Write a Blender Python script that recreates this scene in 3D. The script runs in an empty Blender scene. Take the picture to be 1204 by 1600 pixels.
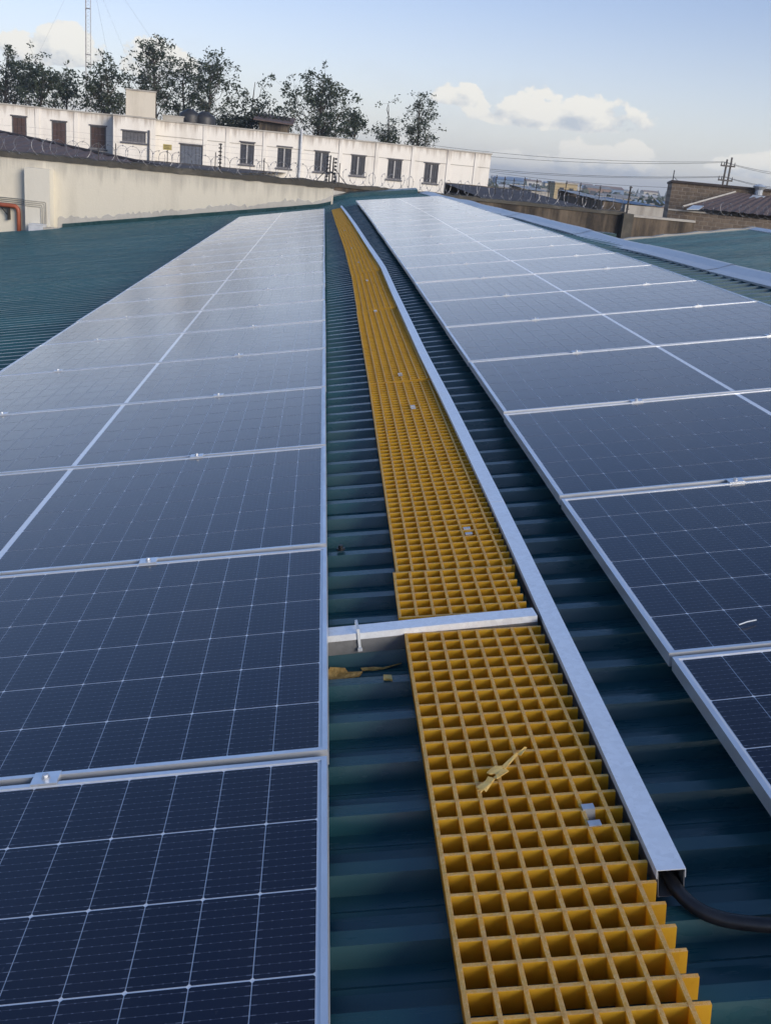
import bpy, math, random
import numpy as np
from mathutils import Matrix, Vector, noise as mnoise

random.seed(7)
PI = math.pi
S = bpy.context.scene
COL = S.collection

# ------------------------------------------------------------------ camera
# roof frame: u across the slope (rising to the right), v along the ridge, n = roof normal, panel tops at n = 0
TH = math.radians(9.6)                      # roof pitch
CT, ST = math.cos(TH), math.sin(TH)
ROOF = Matrix(((CT, 0, -ST, 0), (0, 1, 0, 0), (ST, 0, CT, 0), (0, 0, 0, 1)))
FPX, CH = 1579.39, 1.10222                  # focal length in photo pixels, camera height over the panel plane
CR = ((0.995447, -0.056965, -0.076422), (0.090913, 0.326541, 0.940801), (0.028638, 0.943465, -0.330233))
RGT, UPV, FWD = [ROOF.to_3x3() @ Vector(r) for r in CR]
EYE = ROOF @ Vector((0, 0, CH))
cam_data = bpy.data.cameras.new('camera')
cam = bpy.data.objects.new('camera', cam_data)
COL.objects.link(cam)
cam.matrix_world = Matrix(((RGT.x, UPV.x, -FWD.x, EYE.x), (RGT.y, UPV.y, -FWD.y, EYE.y), (RGT.z, UPV.z, -FWD.z, EYE.z), (0, 0, 0, 1)))
cam_data.sensor_fit = 'VERTICAL'
cam_data.sensor_height = 24
cam_data.lens = FPX / 1600 * 24
cam_data.clip_start = 0.05
cam_data.clip_end = 30000
S.camera = cam

def ray(px, py):
    return (RGT * ((px - 602) / FPX) + UPV * ((800 - py) / FPX) + FWD)
def at(px, py, Y):                           # world point seen at a photo pixel, at world depth Y
    d = ray(px, py)
    return EYE + d * ((Y - EYE.y) / d.y)
def onplane(px, py, p0, nrm):
    d = ray(px, py)
    return EYE + d * ((p0 - EYE).dot(nrm) / d.dot(nrm))
def project(p):
    q = p - EYE
    z = q.dot(FWD)
    return (602 + FPX * q.dot(RGT) / z, 800 - FPX * q.dot(UPV) / z, z)
def azel(px, py):
    d = ray(px, py).normalized()
    return math.atan2(d.x, d.y), math.asin(d.z)

# ------------------------------------------------------------------ sky, sun, exposure
SUN_AZ, SUN_EL = math.radians(142), math.radians(17)
SKY_STRENGTH = 0.093
EXPOSURE = 1.14
KX = 1 / (SKY_STRENGTH * 2 ** EXPOSURE)
def lin(r, g, b):                            # cloud and haze colours, as they look in the picture
    f = lambda c: ((c / 255 + .055) / 1.055) ** 2.4 * KX
    return (f(r), f(g), f(b))
world = bpy.data.worlds.new('World')
S.world = world
world.use_nodes = True
WN, WL = world.node_tree.nodes, world.node_tree.links
WN.clear()
def wn(t, **k):
    n = WN.new(t)
    for a, b in k.items():
        setattr(n, a, b)
    return n
def wmath(op, a, b=None, c=None, clamp=False):
    n = wn('ShaderNodeMath', operation=op, use_clamp=clamp)
    for i, x in enumerate((a, b, c)):
        if x is None:
            continue
        if isinstance(x, (int, float)):
            n.inputs[i].default_value = x
        else:
            WL.new(x, n.inputs[i])
    return n.outputs[0]
def wmix(fac, a, b):
    n = wn('ShaderNodeMix', data_type='RGBA')
    for sock, x in ((n.inputs[0], fac), (n.inputs[6], a), (n.inputs[7], b)):
        if isinstance(x, (tuple, float, int)):
            sock.default_value = x if not isinstance(x, tuple) else (*x, 1)
        else:
            WL.new(x, sock)
    return n.outputs[2]
def build_sky():
    sky = wn('ShaderNodeTexSky', sky_type='NISHITA', sun_disc=False)
    sky.sun_elevation = SUN_EL
    sky.sun_rotation = SUN_AZ
    sky.altitude = 1700
    sky.air_density = 1.0
    sky.dust_density = 1.6
    sky.ozone_density = 1.5
    tc = wn('ShaderNodeTexCoord')
    sep = wn('ShaderNodeSeparateXYZ')
    WL.new(tc.outputs['Generated'], sep.inputs[0])
    az = wmath('ARCTAN2', sep.outputs[0], sep.outputs[1])
    el = wmath('ARCSINE', sep.outputs[2])
    def nz(scale, dx, dy, detail=5, rough=.58):
        cb = wn('ShaderNodeCombineXYZ')
        WL.new(wmath('ADD', az, dx), cb.inputs[0])
        WL.new(wmath('MULTIPLY', wmath('ADD', el, dy), 1.35), cb.inputs[1])
        n = wn('ShaderNodeTexNoise')
        n.inputs['Scale'].default_value = scale
        n.inputs['Detail'].default_value = detail
        n.inputs['Roughness'].default_value = rough
        WL.new(cb.outputs[0], n.inputs['Vector'])
        return n.outputs['Fac']
    n0 = nz(36, 0, 0)
    n1 = nz(36, .007, .009)
    wis = nz(9, 3.1, .4, 3, .55)
    rnd = random.Random(3)
    blobs = []                               # cumulus heaps: (azimuth, elevation of the base, half width, height)
    for px, py, wx, wy in ((872, 192, 155, 44), (828, 182, 62, 50), (720, 158, 48, 30), (925, 264, 110, 36), (985, 263, 40, 46), (893, 262, 44, 44), (790, 266, 46, 36), (700, 282, 60, 26),
                           (80, 90, 76, 46), (126, 86, 40, 42), (248, 112, 58, 50), (1185, 270, 70, 34), (640, 230, 40, 16)):
        a, e = azel(px, py)
        blobs.append((a, e, wx / FPX, wy / FPX))
    tot, hgt = None, None
    items = [(wmath('SUBTRACT', az, a), e, wx, wy) for a, e, wx, wy in blobs]
    far = wmath('MULTIPLY', wmath('LESS_THAN', wmath('ABSOLUTE', az), .47), 9.0)
    for off, per, e, wx, wy in ((.2, .61, .035, .11, .04), (.47, .93, .085, .15, .05), (.05, .37, .012, .06, .025)):   # the same kind of cloud all round the horizon
        rep = wmath('MULTIPLY', wmath('SUBTRACT', wmath('FRACT', wmath('DIVIDE', wmath('ADD', az, off), per)), .5), per)
        items.append((wmath('ADD', rep, far), e, wx, wy))
    for da, e, wx, wy in items:
        dx = wmath('DIVIDE', da, wx)
        dy = wmath('DIVIDE', wmath('SUBTRACT', el, e), wy)
        dyy = wmath('MAXIMUM', dy, wmath('MULTIPLY', dy, -3.6))
        b = wmath('SUBTRACT', 1.0, wmath('ADD', wmath('MULTIPLY', dx, dx), wmath('MULTIPLY', dyy, dyy)))
        b = wmath('MAXIMUM', b, -1.0)
        hw = wmath('MULTIPLY', wmath('MAXIMUM', b, 0.0), dy)
        tot = b if tot is None else wmath('MAXIMUM', tot, b)
        hgt = hw if hgt is None else wmath('ADD', hgt, hw)
    dens = wmath('ADD', wmath('MULTIPLY', tot, .85), wmath('MULTIPLY', wmath('SUBTRACT', n0, .5), 2.1))
    mr = wn('ShaderNodeMapRange', interpolation_type='SMOOTHSTEP')
    WL.new(dens, mr.inputs[0])
    mr.inputs[1].default_value = .18
    mr.inputs[2].default_value = .34
    mask = mr.outputs[0]
    lit = wmath('ADD', wmath('MULTIPLY', wmath('SUBTRACT', n0, n1), 3.0), wmath('ADD', .62, wmath('MULTIPLY', hgt, 1.8)), clamp=True)
    ccol = wmix(lit, lin(200, 209, 220), lin(255, 252, 243))
    whz = wn('ShaderNodeMapRange')           # pale veil near the horizon
    WL.new(el, whz.inputs[0])
    whz.inputs[1].default_value = .16
    whz.inputs[2].default_value = -.01
    wv = wmath('MULTIPLY', wmath('POWER', whz.outputs[0], 1.5), .85)
    tint = wn('ShaderNodeMix', data_type='RGBA', blend_type='MULTIPLY')
    tint.inputs[0].default_value = 1
    WL.new(sky.outputs[0], tint.inputs[6])
    hi = wn('ShaderNodeMapRange', interpolation_type='SMOOTHSTEP')
    WL.new(el, hi.inputs[0])
    hi.inputs[1].default_value = .10
    hi.inputs[2].default_value = .50
    WL.new(wmix(hi.outputs[0], (.855, .71, .735), (.86, .93, 1.08)), tint.inputs[7])      # low haze takes the green out of the blue
    base = wmix(wv, tint.outputs[2], lin(223, 229, 232))
    ws = wn('ShaderNodeMapRange', interpolation_type='SMOOTHSTEP')
    WL.new(wis, ws.inputs[0])
    ws.inputs[1].default_value = .52
    ws.inputs[2].default_value = .78
    base = wmix(wmath('MULTIPLY', ws.outputs[0], .32), base, lin(205, 213, 224))
    up = wn('ShaderNodeMapRange')
    WL.new(el, up.inputs[0])
    up.inputs[1].default_value = -.01
    up.inputs[2].default_value = .02
    out = wmix(wmath('MULTIPLY', wmath('MULTIPLY', mask, .93), up.outputs[0]), base, ccol)
    bg = wn('ShaderNodeBackground')
    bg.inputs[1].default_value = SKY_STRENGTH
    WL.new(out, bg.inputs[0])
    wo = wn('ShaderNodeOutputWorld')
    WL.new(bg.outputs[0], wo.inputs[0])
build_sky()
world.cycles.sampling_method = 'MANUAL'
world.cycles.sample_map_resolution = 256
sun_data = bpy.data.lights.new('sun', 'SUN')
sun_data.energy = 1.5
sun_data.angle = math.radians(28)
sun_data.color = (1.0, .90, .76)
sun = bpy.data.objects.new('sun', sun_data)
COL.objects.link(sun)
sdir = Vector((math.sin(SUN_AZ) * math.cos(SUN_EL), math.cos(SUN_AZ) * math.cos(SUN_EL), math.sin(SUN_EL)))
sun.rotation_euler = sdir.to_track_quat('Z', 'Y').to_euler()
sun.location = (0, 0, 60)
S.view_settings.view_transform = 'Standard'
S.view_settings.look = 'None'
S.view_settings.exposure = EXPOSURE
S.view_settings.gamma = 1
S.view_settings.use_curve_mapping = False
S.cycles.use_denoising = True
S.cycles.max_bounces = 6
S.cycles.diffuse_bounces = 3
S.cycles.volume_bounces = 0
S.cycles.use_adaptive_sampling = True
S.cycles.adaptive_threshold = .015
S.cycles.transparent_max_bounces = 8
S.cycles.caustics_reflective = False
S.cycles.caustics_refractive = False

# ------------------------------------------------------------------ mesh helpers
class MB:
    def __init__(s):
        s.v, s.f = [], []
    def add(s, vs, fs):
        k = len(s.v)
        s.v += [tuple(x) for x in vs]
        s.f += [tuple(i + k for i in f) for f in fs]
        return s
    def box(s, x0, x1, y0, y1, z0, z1):
        return s.add([(x0, y0, z0), (x1, y0, z0), (x1, y1, z0), (x0, y1, z0), (x0, y0, z1), (x1, y0, z1), (x1, y1, z1), (x0, y1, z1)],
                     [(0, 3, 2, 1), (4, 5, 6, 7), (0, 1, 5, 4), (1, 2, 6, 5), (2, 3, 7, 6), (3, 0, 4, 7)])
    def obox(s, p, ax, ay, az):              # box from a corner and three edge vectors
        p, ax, ay, az = map(Vector, (p, ax, ay, az))
        return s.add([p, p + ax, p + ax + ay, p + ay, p + az, p + ax + az, p + ax + ay + az, p + ay + az],
                     [(0, 3, 2, 1), (4, 5, 6, 7), (0, 1, 5, 4), (1, 2, 6, 5), (2, 3, 7, 6), (3, 0, 4, 7)])
    def tube(s, pts, r, n=6, caps=True):
        pts = [Vector(p) for p in pts]
        rs = r if isinstance(r, (list, tuple)) else [r] * len(pts)
        ring, prev = [], None
        k = len(s.v)
        for i, p in enumerate(pts):
            t = (pts[min(i + 1, len(pts) - 1)] - pts[max(i - 1, 0)])
            t = t.normalized() if t.length > 1e-9 else Vector((0, 0, 1))
            if prev is None:
                a = t.cross(Vector((0, 0, 1)))
                if a.length < .05:
                    a = t.cross(Vector((1, 0, 0)))
            else:
                a = prev - t * prev.dot(t)
            a.normalize()
            prev = a
            b = t.cross(a)
            for j in range(n):
                q = p + (a * math.cos(2 * PI * j / n) + b * math.sin(2 * PI * j / n)) * rs[i]
                s.v.append(tuple(q))
        for i in range(len(pts) - 1):
            for j in range(n):
                s.f.append((k + i * n + j, k + i * n + (j + 1) % n, k + (i + 1) * n + (j + 1) % n, k + (i + 1) * n + j))
        if caps:
            s.f.append(tuple(k + j for j in reversed(range(n))))
            s.f.append(tuple(k + (len(pts) - 1) * n + j for j in range(n)))
        return s
    def cyl(s, p, r, h, n=12, r2=None):
        return s.tube([p, Vector(p) + Vector((0, 0, h))], [r, r if r2 is None else r2], n)
    def mesh(s, name, mat, smooth=False):
        me = bpy.data.meshes.new(name)
        me.from_pydata(s.v, [], s.f)
        me.update()
        if mat:
            me.materials.append(mat)
        if smooth:
            me.polygons.foreach_set('use_smooth', [True] * len(me.polygons))
        return me
    def build(s, name, mat, parent=None, smooth=False):
        return link(name, s.mesh(name, mat, smooth), parent)
def link(name, data, parent=None, mw=None):
    o = bpy.data.objects.new(name, data)
    COL.objects.link(o)
    if parent:
        o.parent = parent
    if mw is not None:
        if parent:
            o.matrix_local = mw
        else:
            o.matrix_world = mw
    return o
def tag(o, label, cat, group=None, kind=None):
    if label:
        o['label'] = label
    if cat:
        o['category'] = cat
    if group:
        o['group'] = group
    if kind:
        o['kind'] = kind
    return o
def thing(name, label, cat, mw=None, group=None):
    o = link(name, None)
    o.empty_display_size = .1
    if mw is not None:
        o.matrix_world = mw
    return tag(o, label, cat, group)
def smooth_angle(o, deg=40):
    me = o.data
    me.polygons.foreach_set('use_smooth', [True] * len(me.polygons))
    me.set_sharp_from_angle(angle=math.radians(deg))
ORD = 'first second third fourth fifth sixth seventh eighth ninth tenth eleventh twelfth thirteenth fourteenth fifteenth sixteenth seventeenth eighteenth nineteenth twentieth twenty-first twenty-second twenty-third twenty-fourth'.split()

# ------------------------------------------------------------------ materials
def newmat(name):
    m = bpy.data.materials.new(name)
    m.use_nodes = True
    nt = m.node_tree
    b = nt.nodes['Principled BSDF']
    return m, nt, b
class NT:
    def __init__(s, nt):
        s.nt = nt
    def n(s, t, **k):
        x = s.nt.nodes.new(t)
        for a, b in k.items():
            setattr(x, a, b)
        return x
    def l(s, a, b):
        s.nt.links.new(a, b)
    def m(s, op, a, b=None, c=None, clamp=False):
        x = s.n('ShaderNodeMath', operation=op, use_clamp=clamp)
        for i, y in enumerate((a, b, c)):
            if y is None:
                continue
            if isinstance(y, (int, float)):
                x.inputs[i].default_value = y
            else:
                s.l(y, x.inputs[i])
        return x.outputs[0]
    def mix(s, f, a, b):
        x = s.n('ShaderNodeMix', data_type='RGBA')
        for so, y in ((x.inputs[0], f), (x.inputs[6], a), (x.inputs[7], b)):
            if isinstance(y, tuple):
                so.default_value = (*y, 1)
            elif isinstance(y, (int, float)):
                so.default_value = y
            else:
                s.l(y, so)
        return x.outputs[2]
    def noise(s, scale, detail=4, rough=.55, vec=None, stretch=None, coord='Object'):
        x = s.n('ShaderNodeTexNoise')
        x.inputs['Scale'].default_value = scale
        x.inputs['Detail'].default_value = detail
        x.inputs['Roughness'].default_value = rough
        if vec is None:
            tc = s.n('ShaderNodeTexCoord')
            vec = tc.outputs[coord]
        if stretch:
            mp = s.n('ShaderNodeMapping')
            mp.inputs['Scale'].default_value = stretch
            s.l(vec, mp.inputs[0])
            vec = mp.outputs[0]
        s.l(vec, x.inputs['Vector'])
        return x.outputs['Fac']
    def ramp(s, x, a, b, smooth=True):
        r = s.n('ShaderNodeMapRange', interpolation_type='SMOOTHSTEP' if smooth else 'LINEAR')
        s.l(x, r.inputs[0])
        r.inputs[1].default_value = a
        r.inputs[2].default_value = b
        return r.outputs[0]
    def bump(s, h, strength, dist, bsdf):
        b = s.n('ShaderNodeBump')
        b.inputs['Strength'].default_value = strength
        b.inputs['Distance'].default_value = dist
        s.l(h, b.inputs['Height'])
        s.l(b.outputs[0], bsdf.inputs['Normal'])
        return b
def pm(name, c1, c2=None, rough=.6, metal=0., scale=6., bump=0., bscale=40., detail=5, lo=.35, hi=.65, stretch=None, spec=.5, rvar=0., coord='Object'):
    m, nt, b = newmat(name)
    N = NT(nt)
    b.inputs['Roughness'].default_value = rough
    b.inputs['Metallic'].default_value = metal
    b.inputs['Specular IOR Level'].default_value = spec
    if c2 is None:
        c2 = tuple(x * .8 for x in c1)
    f = N.ramp(N.noise(scale, detail, .6, stretch=stretch, coord=coord), lo, hi)
    N.l(N.mix(f, c1, c2), b.inputs['Base Color'])
    if rvar:
        N.l(N.m('ADD', rough - rvar / 2, N.m('MULTIPLY', f, rvar)), b.inputs['Roughness'])
    if bump:
        N.bump(N.noise(bscale, 4, .6, coord=coord), bump, .01, b)
    return m

def mat_cell(near):
    m, nt, b = newmat('solar_cell' if near else 'solar_cell_far')
    N = NT(nt)
    b.inputs['Roughness'].default_value = .30
    b.inputs['Specular IOR Level'].default_value = .0
    b.inputs['Coat Weight'].default_value = 1
    b.inputs['Coat Roughness'].default_value = .075
    b.inputs['Coat IOR'].default_value = 1.46
    b.inputs['Sheen Weight'].default_value = .46          # film of fine dust on the glass
    b.inputs['Sheen Roughness'].default_value = .20
    b.inputs['Sheen Tint'].default_value = (.78, .87, 1, 1)
    oi = N.n('ShaderNodeObjectInfo')
    tc = N.n('ShaderNodeTexCoord')
    navy = N.mix(oi.outputs['Random'], (.0030, .0050, .019), (.0042, .0066, .023))
    if near:
        sp = N.n('ShaderNodeSeparateXYZ')
        N.l(tc.outputs['Object'], sp.inputs[0])
        y = N.m('MULTIPLY', N.m('ADD', sp.outputs[1], .091), 10 / .182)
        fr = N.m('ABSOLUTE', N.m('SUBTRACT', N.m('FRACT', y), .5))          # busbars, run across the panel
        bar = N.m('LESS_THAN', fr, .020)
        xe = N.m('ABSOLUTE', sp.outputs[0])
        pad = N.m('MULTIPLY', N.m('LESS_THAN', fr, .05), N.m('GREATER_THAN', xe, .0385))
        px = N.m('LESS_THAN', N.m('ABSOLUTE', N.m('SUBTRACT', N.m('FRACT', N.m('MULTIPLY', sp.outputs[0], 1 / .0152)), .5)), .10)
        pad2 = N.m('MULTIPLY', N.m('LESS_THAN', fr, .042), px)
        ln = N.m('MAXIMUM', N.m('MULTIPLY', bar, .22), N.m('MULTIPLY', N.m('MAXIMUM', pad, pad2), .42))
        col = N.mix(ln, navy, (.26, .29, .36))
    else:
        col = navy
    dust = N.ramp(N.noise(3.2, 6, .65, coord='Object' if not near else 'Generated'), .45, .8)
    geo = N.n('ShaderNodeNewGeometry')
    dn = N.n('ShaderNodeTexNoise')
    dn.inputs['Scale'].default_value = 1.7
    dn.inputs['Detail'].default_value = 8
    dn.inputs['Roughness'].default_value = .68
    N.l(geo.outputs['Position'], dn.inputs['Vector'])
    dst = N.m('MULTIPLY', N.ramp(dn.outputs['Fac'], .42, .78), .016)
    spk = N.n('ShaderNodeTexNoise')
    spk.inputs['Scale'].default_value = 38
    spk.inputs['Detail'].default_value = 3
    N.l(geo.outputs['Position'], spk.inputs['Vector'])
    dst = N.m('ADD', dst, N.m('MULTIPLY', N.ramp(spk.outputs['Fac'], .70, .80), .10))
    N.l(N.mix(dst, col, (.30, .29, .27)), b.inputs['Base Color'])
    N.l(N.m('ADD', .11, N.m('MULTIPLY', dn.outputs['Fac'], .10)), b.inputs['Coat Roughness'])
    return m
def mat_backsheet():
    m, nt, b = newmat('backsheet_white')
    N = NT(nt)
    N.l(N.mix(N.noise(20, 3), (.84, .86, .88), (.76, .78, .81)), b.inputs['Base Color'])
    b.inputs['Roughness'].default_value = .5
    b.inputs['Coat Weight'].default_value = 1
    b.inputs['Coat Roughness'].default_value = .15
    b.inputs['Sheen Weight'].default_value = .46
    b.inputs['Sheen Roughness'].default_value = .20
    b.inputs['Coat IOR'].default_value = 1.46
    return m
def mat_roof(name, c1, c2, dust=.16, rv=.35, bmp=.07):
    m, nt, b = newmat(name)
    N = NT(nt)
    geo = N.n('ShaderNodeNewGeometry')
    oi = N.n('ShaderNodeObjectInfo')
    n1 = N.noise(.9, 6, .62, vec=geo.outputs['Position'], stretch=(.5, 3, .5))
    n2 = N.noise(14, 5, .7, vec=geo.outputs['Position'], stretch=(.12, 1, .12))
    n3 = N.noise(160, 3, .6, vec=geo.outputs['Position'])
    c = N.mix(N.ramp(n1, .3, .7), c1, c2)
    c = N.mix(N.m('MULTIPLY', oi.outputs['Random'], rv), c, tuple(x * 1.35 for x in c2))
    dm = N.m('MULTIPLY', N.ramp(N.m('ADD', N.m('MULTIPLY', n1, .5), N.m('MULTIPLY', n2, .5)), .46, .72), dust)
    c = N.mix(dm, c, (.10, .115, .11))
    sp = N.m('MULTIPLY', N.ramp(n3, .70, .78), .35)
    c = N.mix(sp, c, (.16, .16, .14))
    N.l(c, b.inputs['Base Color'])
    N.l(N.m('ADD', .20, N.m('MULTIPLY', N.ramp(n2, .3, .75), .24)), b.inputs['Roughness'])
    N.bump(N.noise(3.4, 3, .5, vec=geo.outputs['Position'], stretch=(.35, 1.4, 1)), bmp, .02, b)
    return m
def mat_galv(name='galvanised_steel', base=(.86, .90, .94)):
    m, nt, b = newmat(name)
    N = NT(nt)
    tc = N.n('ShaderNodeTexCoord')
    vo = N.n('ShaderNodeTexVoronoi')
    vo.inputs['Scale'].default_value = 95
    N.l(tc.outputs['Object'], vo.inputs['Vector'])
    sx = N.n('ShaderNodeSeparateColor')
    N.l(vo.outputs['Color'], sx.inputs[0])
    st = N.noise(7, 5, .7)
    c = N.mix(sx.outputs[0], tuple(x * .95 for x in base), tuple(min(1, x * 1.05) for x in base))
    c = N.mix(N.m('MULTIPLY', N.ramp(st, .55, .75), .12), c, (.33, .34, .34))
    fine = N.ramp(N.noise(420, 2, .5), .68, .74)
    c = N.mix(N.m('MULTIPLY', fine, .45), c, (.2, .21, .22))
    N.l(c, b.inputs['Base Color'])
    b.inputs['Metallic'].default_value = .35
    N.l(N.m('ADD', .30, N.m('MULTIPLY', sx.outputs[1], .16)), b.inputs['Roughness'])
    return m
def mat_frp():
    m, nt, b = newmat('yellow_fibreglass')
    N = NT(nt)
    geo = N.n('ShaderNodeNewGeometry')
    vt = N.n('ShaderNodeVectorTransform', vector_type='NORMAL', convert_from='WORLD', convert_to='OBJECT')
    N.l(geo.outputs['True Normal'], vt.inputs[0])
    sp = N.n('ShaderNodeSeparateXYZ')
    N.l(vt.outputs[0], sp.inputs[0])
    top = N.m('GREATER_THAN', sp.outputs[2], .8)                      # sand grit is bonded only to the top edges
    pos = geo.outputs['Position']
    grit = N.m('ADD', N.m('MULTIPLY', N.noise(420, 3, .7, vec=pos), .6), N.m('MULTIPLY', N.noise(130, 3, .7, vec=pos), .4))
    big = N.noise(9, 5, .65, vec=pos)
    side = N.mix(N.ramp(big, .3, .72), (.70, .455, .045), (.58, .35, .03))
    st = N.ramp(N.noise(22, 5, .75, vec=pos, stretch=(1, 1, .4)), .54, .72)
    side = N.mix(N.m('MULTIPLY', st, .55), side, (.25, .10, .006))
    tp = N.mix(N.ramp(grit, .40, .60), (.84, .55, .12), (1.0, .82, .40))
    tp = N.mix(N.m('MULTIPLY', N.ramp(big, .45, .75), .4), tp, (.46, .38, .24))
    N.l(N.mix(top, side, tp), b.inputs['Base Color'])
    N.l(N.m('ADD', .38, N.m('MULTIPLY', top, .45)), b.inputs['Roughness'])
    bp = N.n('ShaderNodeBump')
    bp.inputs['Distance'].default_value = .003
    N.l(N.m('MULTIPLY', top, .9), bp.inputs['Strength'])
    N.l(grit, bp.inputs['Height'])
    N.l(bp.outputs[0], b.inputs['Normal'])
    tr = N.n('ShaderNodeBsdfTranslucent')                             # resin lets some light through
    tr.inputs[0].default_value = (.95, .62, .07, 1)
    mx = N.n('ShaderNodeMixShader')
    mx.inputs[0].default_value = .52
    N.l(b.outputs[0], mx.inputs[1])
    N.l(tr.outputs[0], mx.inputs[2])
    N.l(mx.outputs[0], nt.nodes['Material Output'].inputs[0])
    return m
def mat_plaster(name, base, stain, amt=.55, top=0., streak=(.9, .9, .10), fine=.25, rough=.85, lohi=(.47, .68)):
    m, nt, b = newmat(name)
    N = NT(nt)
    geo = N.n('ShaderNodeNewGeometry')
    pos = geo.outputs['Position']
    s1 = N.noise(1.6, 7, .68, vec=pos, stretch=streak)
    s2 = N.noise(.55, 5, .6, vec=pos)
    s3 = N.noise(9, 5, .7, vec=pos)
    f = N.m('MULTIPLY', N.ramp(N.m('ADD', N.m('MULTIPLY', s1, .62), N.m('MULTIPLY', s2, .38)), *lohi), amt)
    c = N.mix(f, base, stain)
    c = N.mix(N.m('MULTIPLY', N.ramp(s3, .52, .75), fine), c, tuple(x * .62 for x in base))
    if top:                                   # rain streaks running down from the coping (zt = height of the coping, reach = their length)
        zt, reach, dark = top
        tco = N.n('ShaderNodeTexCoord')
        so = N.n('ShaderNodeSeparateXYZ')
        N.l(tco.outputs['Object'], so.inputs[0])
        st = N.noise(2.6, 6, .7, vec=tco.outputs['Object'], stretch=(1.0, 1.0, .06))
        down = N.m('DIVIDE', N.m('SUBTRACT', zt, so.outputs[2]), reach)
        k_ = N.ramp(N.m('SUBTRACT', st, N.m('MULTIPLY', down, .34)), .30, .56)
        c = N.mix(N.m('MULTIPLY', k_, .8), c, dark)
        bl = N.noise(5.5, 5, .75, vec=tco.outputs['Object'], stretch=(1, 1, .35))
        c = N.mix(N.m('MULTIPLY', N.ramp(bl, .60, .72), .35), c, dark)
    N.l(c, b.inputs['Base Color'])
    b.inputs['Roughness'].default_value = rough
    b.inputs['Specular IOR Level'].default_value = .25
    N.bump(N.noise(18, 5, .7, vec=pos), .35, .02, b)
    return m
def mat_blocks(name, c1, c2, mortar, sx, sy):
    m, nt, b = newmat(name)
    N = NT(nt)
    tc = N.n('ShaderNodeTexCoord')
    mp = N.n('ShaderNodeMapping')
    mp.inputs['Rotation'].default_value = (-PI / 2, 0, 0)
    N.l(tc.outputs['Object'], mp.inputs[0])
    br = N.n('ShaderNodeTexBrick')
    br.inputs['Scale'].default_value = 1
    br.inputs['Brick Width'].default_value = sx
    br.inputs['Row Height'].default_value = sy
    br.inputs['Mortar Size'].default_value = .022
    br.inputs['Mortar Smooth'].default_value = .3
    br.inputs['Color1'].default_value = (*c1, 1)
    br.inputs['Color2'].default_value = (*c2, 1)
    br.inputs['Mortar'].default_value = (*mortar, 1)
    N.l(mp.outputs[0], br.inputs['Vector'])
    n = N.noise(5, 6, .7)
    N.l(N.mix(N.m('MULTIPLY', N.ramp(n, .35, .75), .6), br.outputs['Color'], tuple(x * .4 for x in c1)), b.inputs['Base Color'])
    b.inputs['Roughness'].default_value = .9
    N.bump(N.m('ADD', N.m('MULTIPLY', br.outputs['Fac'], -1.), N.m('MULTIPLY', n, .4)), .6, .03, b)
    return m
def mat_leaf(name, c1, c2):
    m, nt, b = newmat(name)
    N = NT(nt)
    oi = N.n('ShaderNodeNewGeometry')
    N.l(N.mix(oi.outputs['Random Per Island'], c1, c2), b.inputs['Base Color'])
    b.inputs['Roughness'].default_value = .55
    tr = N.n('ShaderNodeBsdfTranslucent')
    tr.inputs[0].default_value = (c2[0] * 1.6, c2[1] * 1.6, c2[2], 1)
    mx = N.n('ShaderNodeMixShader')
    mx.inputs[0].default_value = .22
    out = nt.nodes['Material Output']
    N.l(b.outputs[0], mx.inputs[1])
    N.l(tr.outputs[0], mx.inputs[2])
    N.l(mx.outputs[0], out.inputs[0])
    return m
def mat_plain(name, c, rough=.5, metal=0., var=.85, scale=12):
    return pm(name, c, tuple(x * var for x in c), rough, metal, scale)

M = {}
M['cell'] = mat_cell(True)
M['cell_far'] = mat_cell(False)
M['back'] = mat_backsheet()
M['alu'] = pm('anodised_aluminium', (.80, .83, .86), (.70, .73, .77), .36, .72, 5, rvar=.1)
M['clip'] = pm('stainless_clip', (.62, .64, .67), (.5, .52, .55), .45, .7, 30)
M['roof'] = mat_roof('green_roof_paint', (.013, .060, .074), (.017, .075, .090))
M['roof2'] = mat_roof('green_roof_paint_faded', (.013, .058, .072), (.019, .075, .090), .3, 1.0, .04)
M['flash'] = mat_roof('green_flashing', (.011, .045, .050), (.016, .056, .060), .3)
M['galv'] = mat_galv()
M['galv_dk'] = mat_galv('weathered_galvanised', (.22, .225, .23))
M['ridge'] = mat_galv('galvanised_ridge', (.56, .58, .60))
M['frp'] = mat_frp()
M['rubber'] = pm('black_cable', (.012, .012, .014), (.022, .022, .024), .42, 0, 30)
M['tape'] = pm('yellow_tape', (.80, .55, .17), (.68, .42, .10), .55, 0, 60, bump=.3, bscale=90)
M['resin'] = pm('dried_resin', (.66, .42, .13), (.42, .24, .06), .5, 0, 60, bump=.6, bscale=80)
M['nylon'] = pm('white_nylon', (.62, .66, .68), (.55, .58, .6), .4)
M['wall'] = mat_plaster('cream_wall_paint', (.70, .655, .54), (.42, .39, .32), .40, top=(.36, .7, (.46, .43, .36)), fine=.08)
M['wall_clean'] = mat_plaster('cream_wall_clean', (.68, .65, .56), (.56, .54, .46), .3, fine=.04)
M['cement'] = mat_plaster('grey_cement', (.52, .50, .45), (.36, .34, .30), .8, fine=.5)
M['moss'] = mat_plaster('mossy_coping', (.075, .07, .06), (.16, .145, .115), .8, streak=(1, 1, 1), fine=.5)
M['dirty'] = mat_plaster('stained_wall', (.165, .13, .095), (.036, .031, .027), 1.0, streak=(2.0, 2.0, .20), fine=.6, lohi=(.36, .60))
M['white'] = mat_plaster('white_building_paint', (.77, .74, .68), (.50, .46, .40), .5, top=(.05, .8, (.36, .31, .26)), fine=.14)
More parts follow.
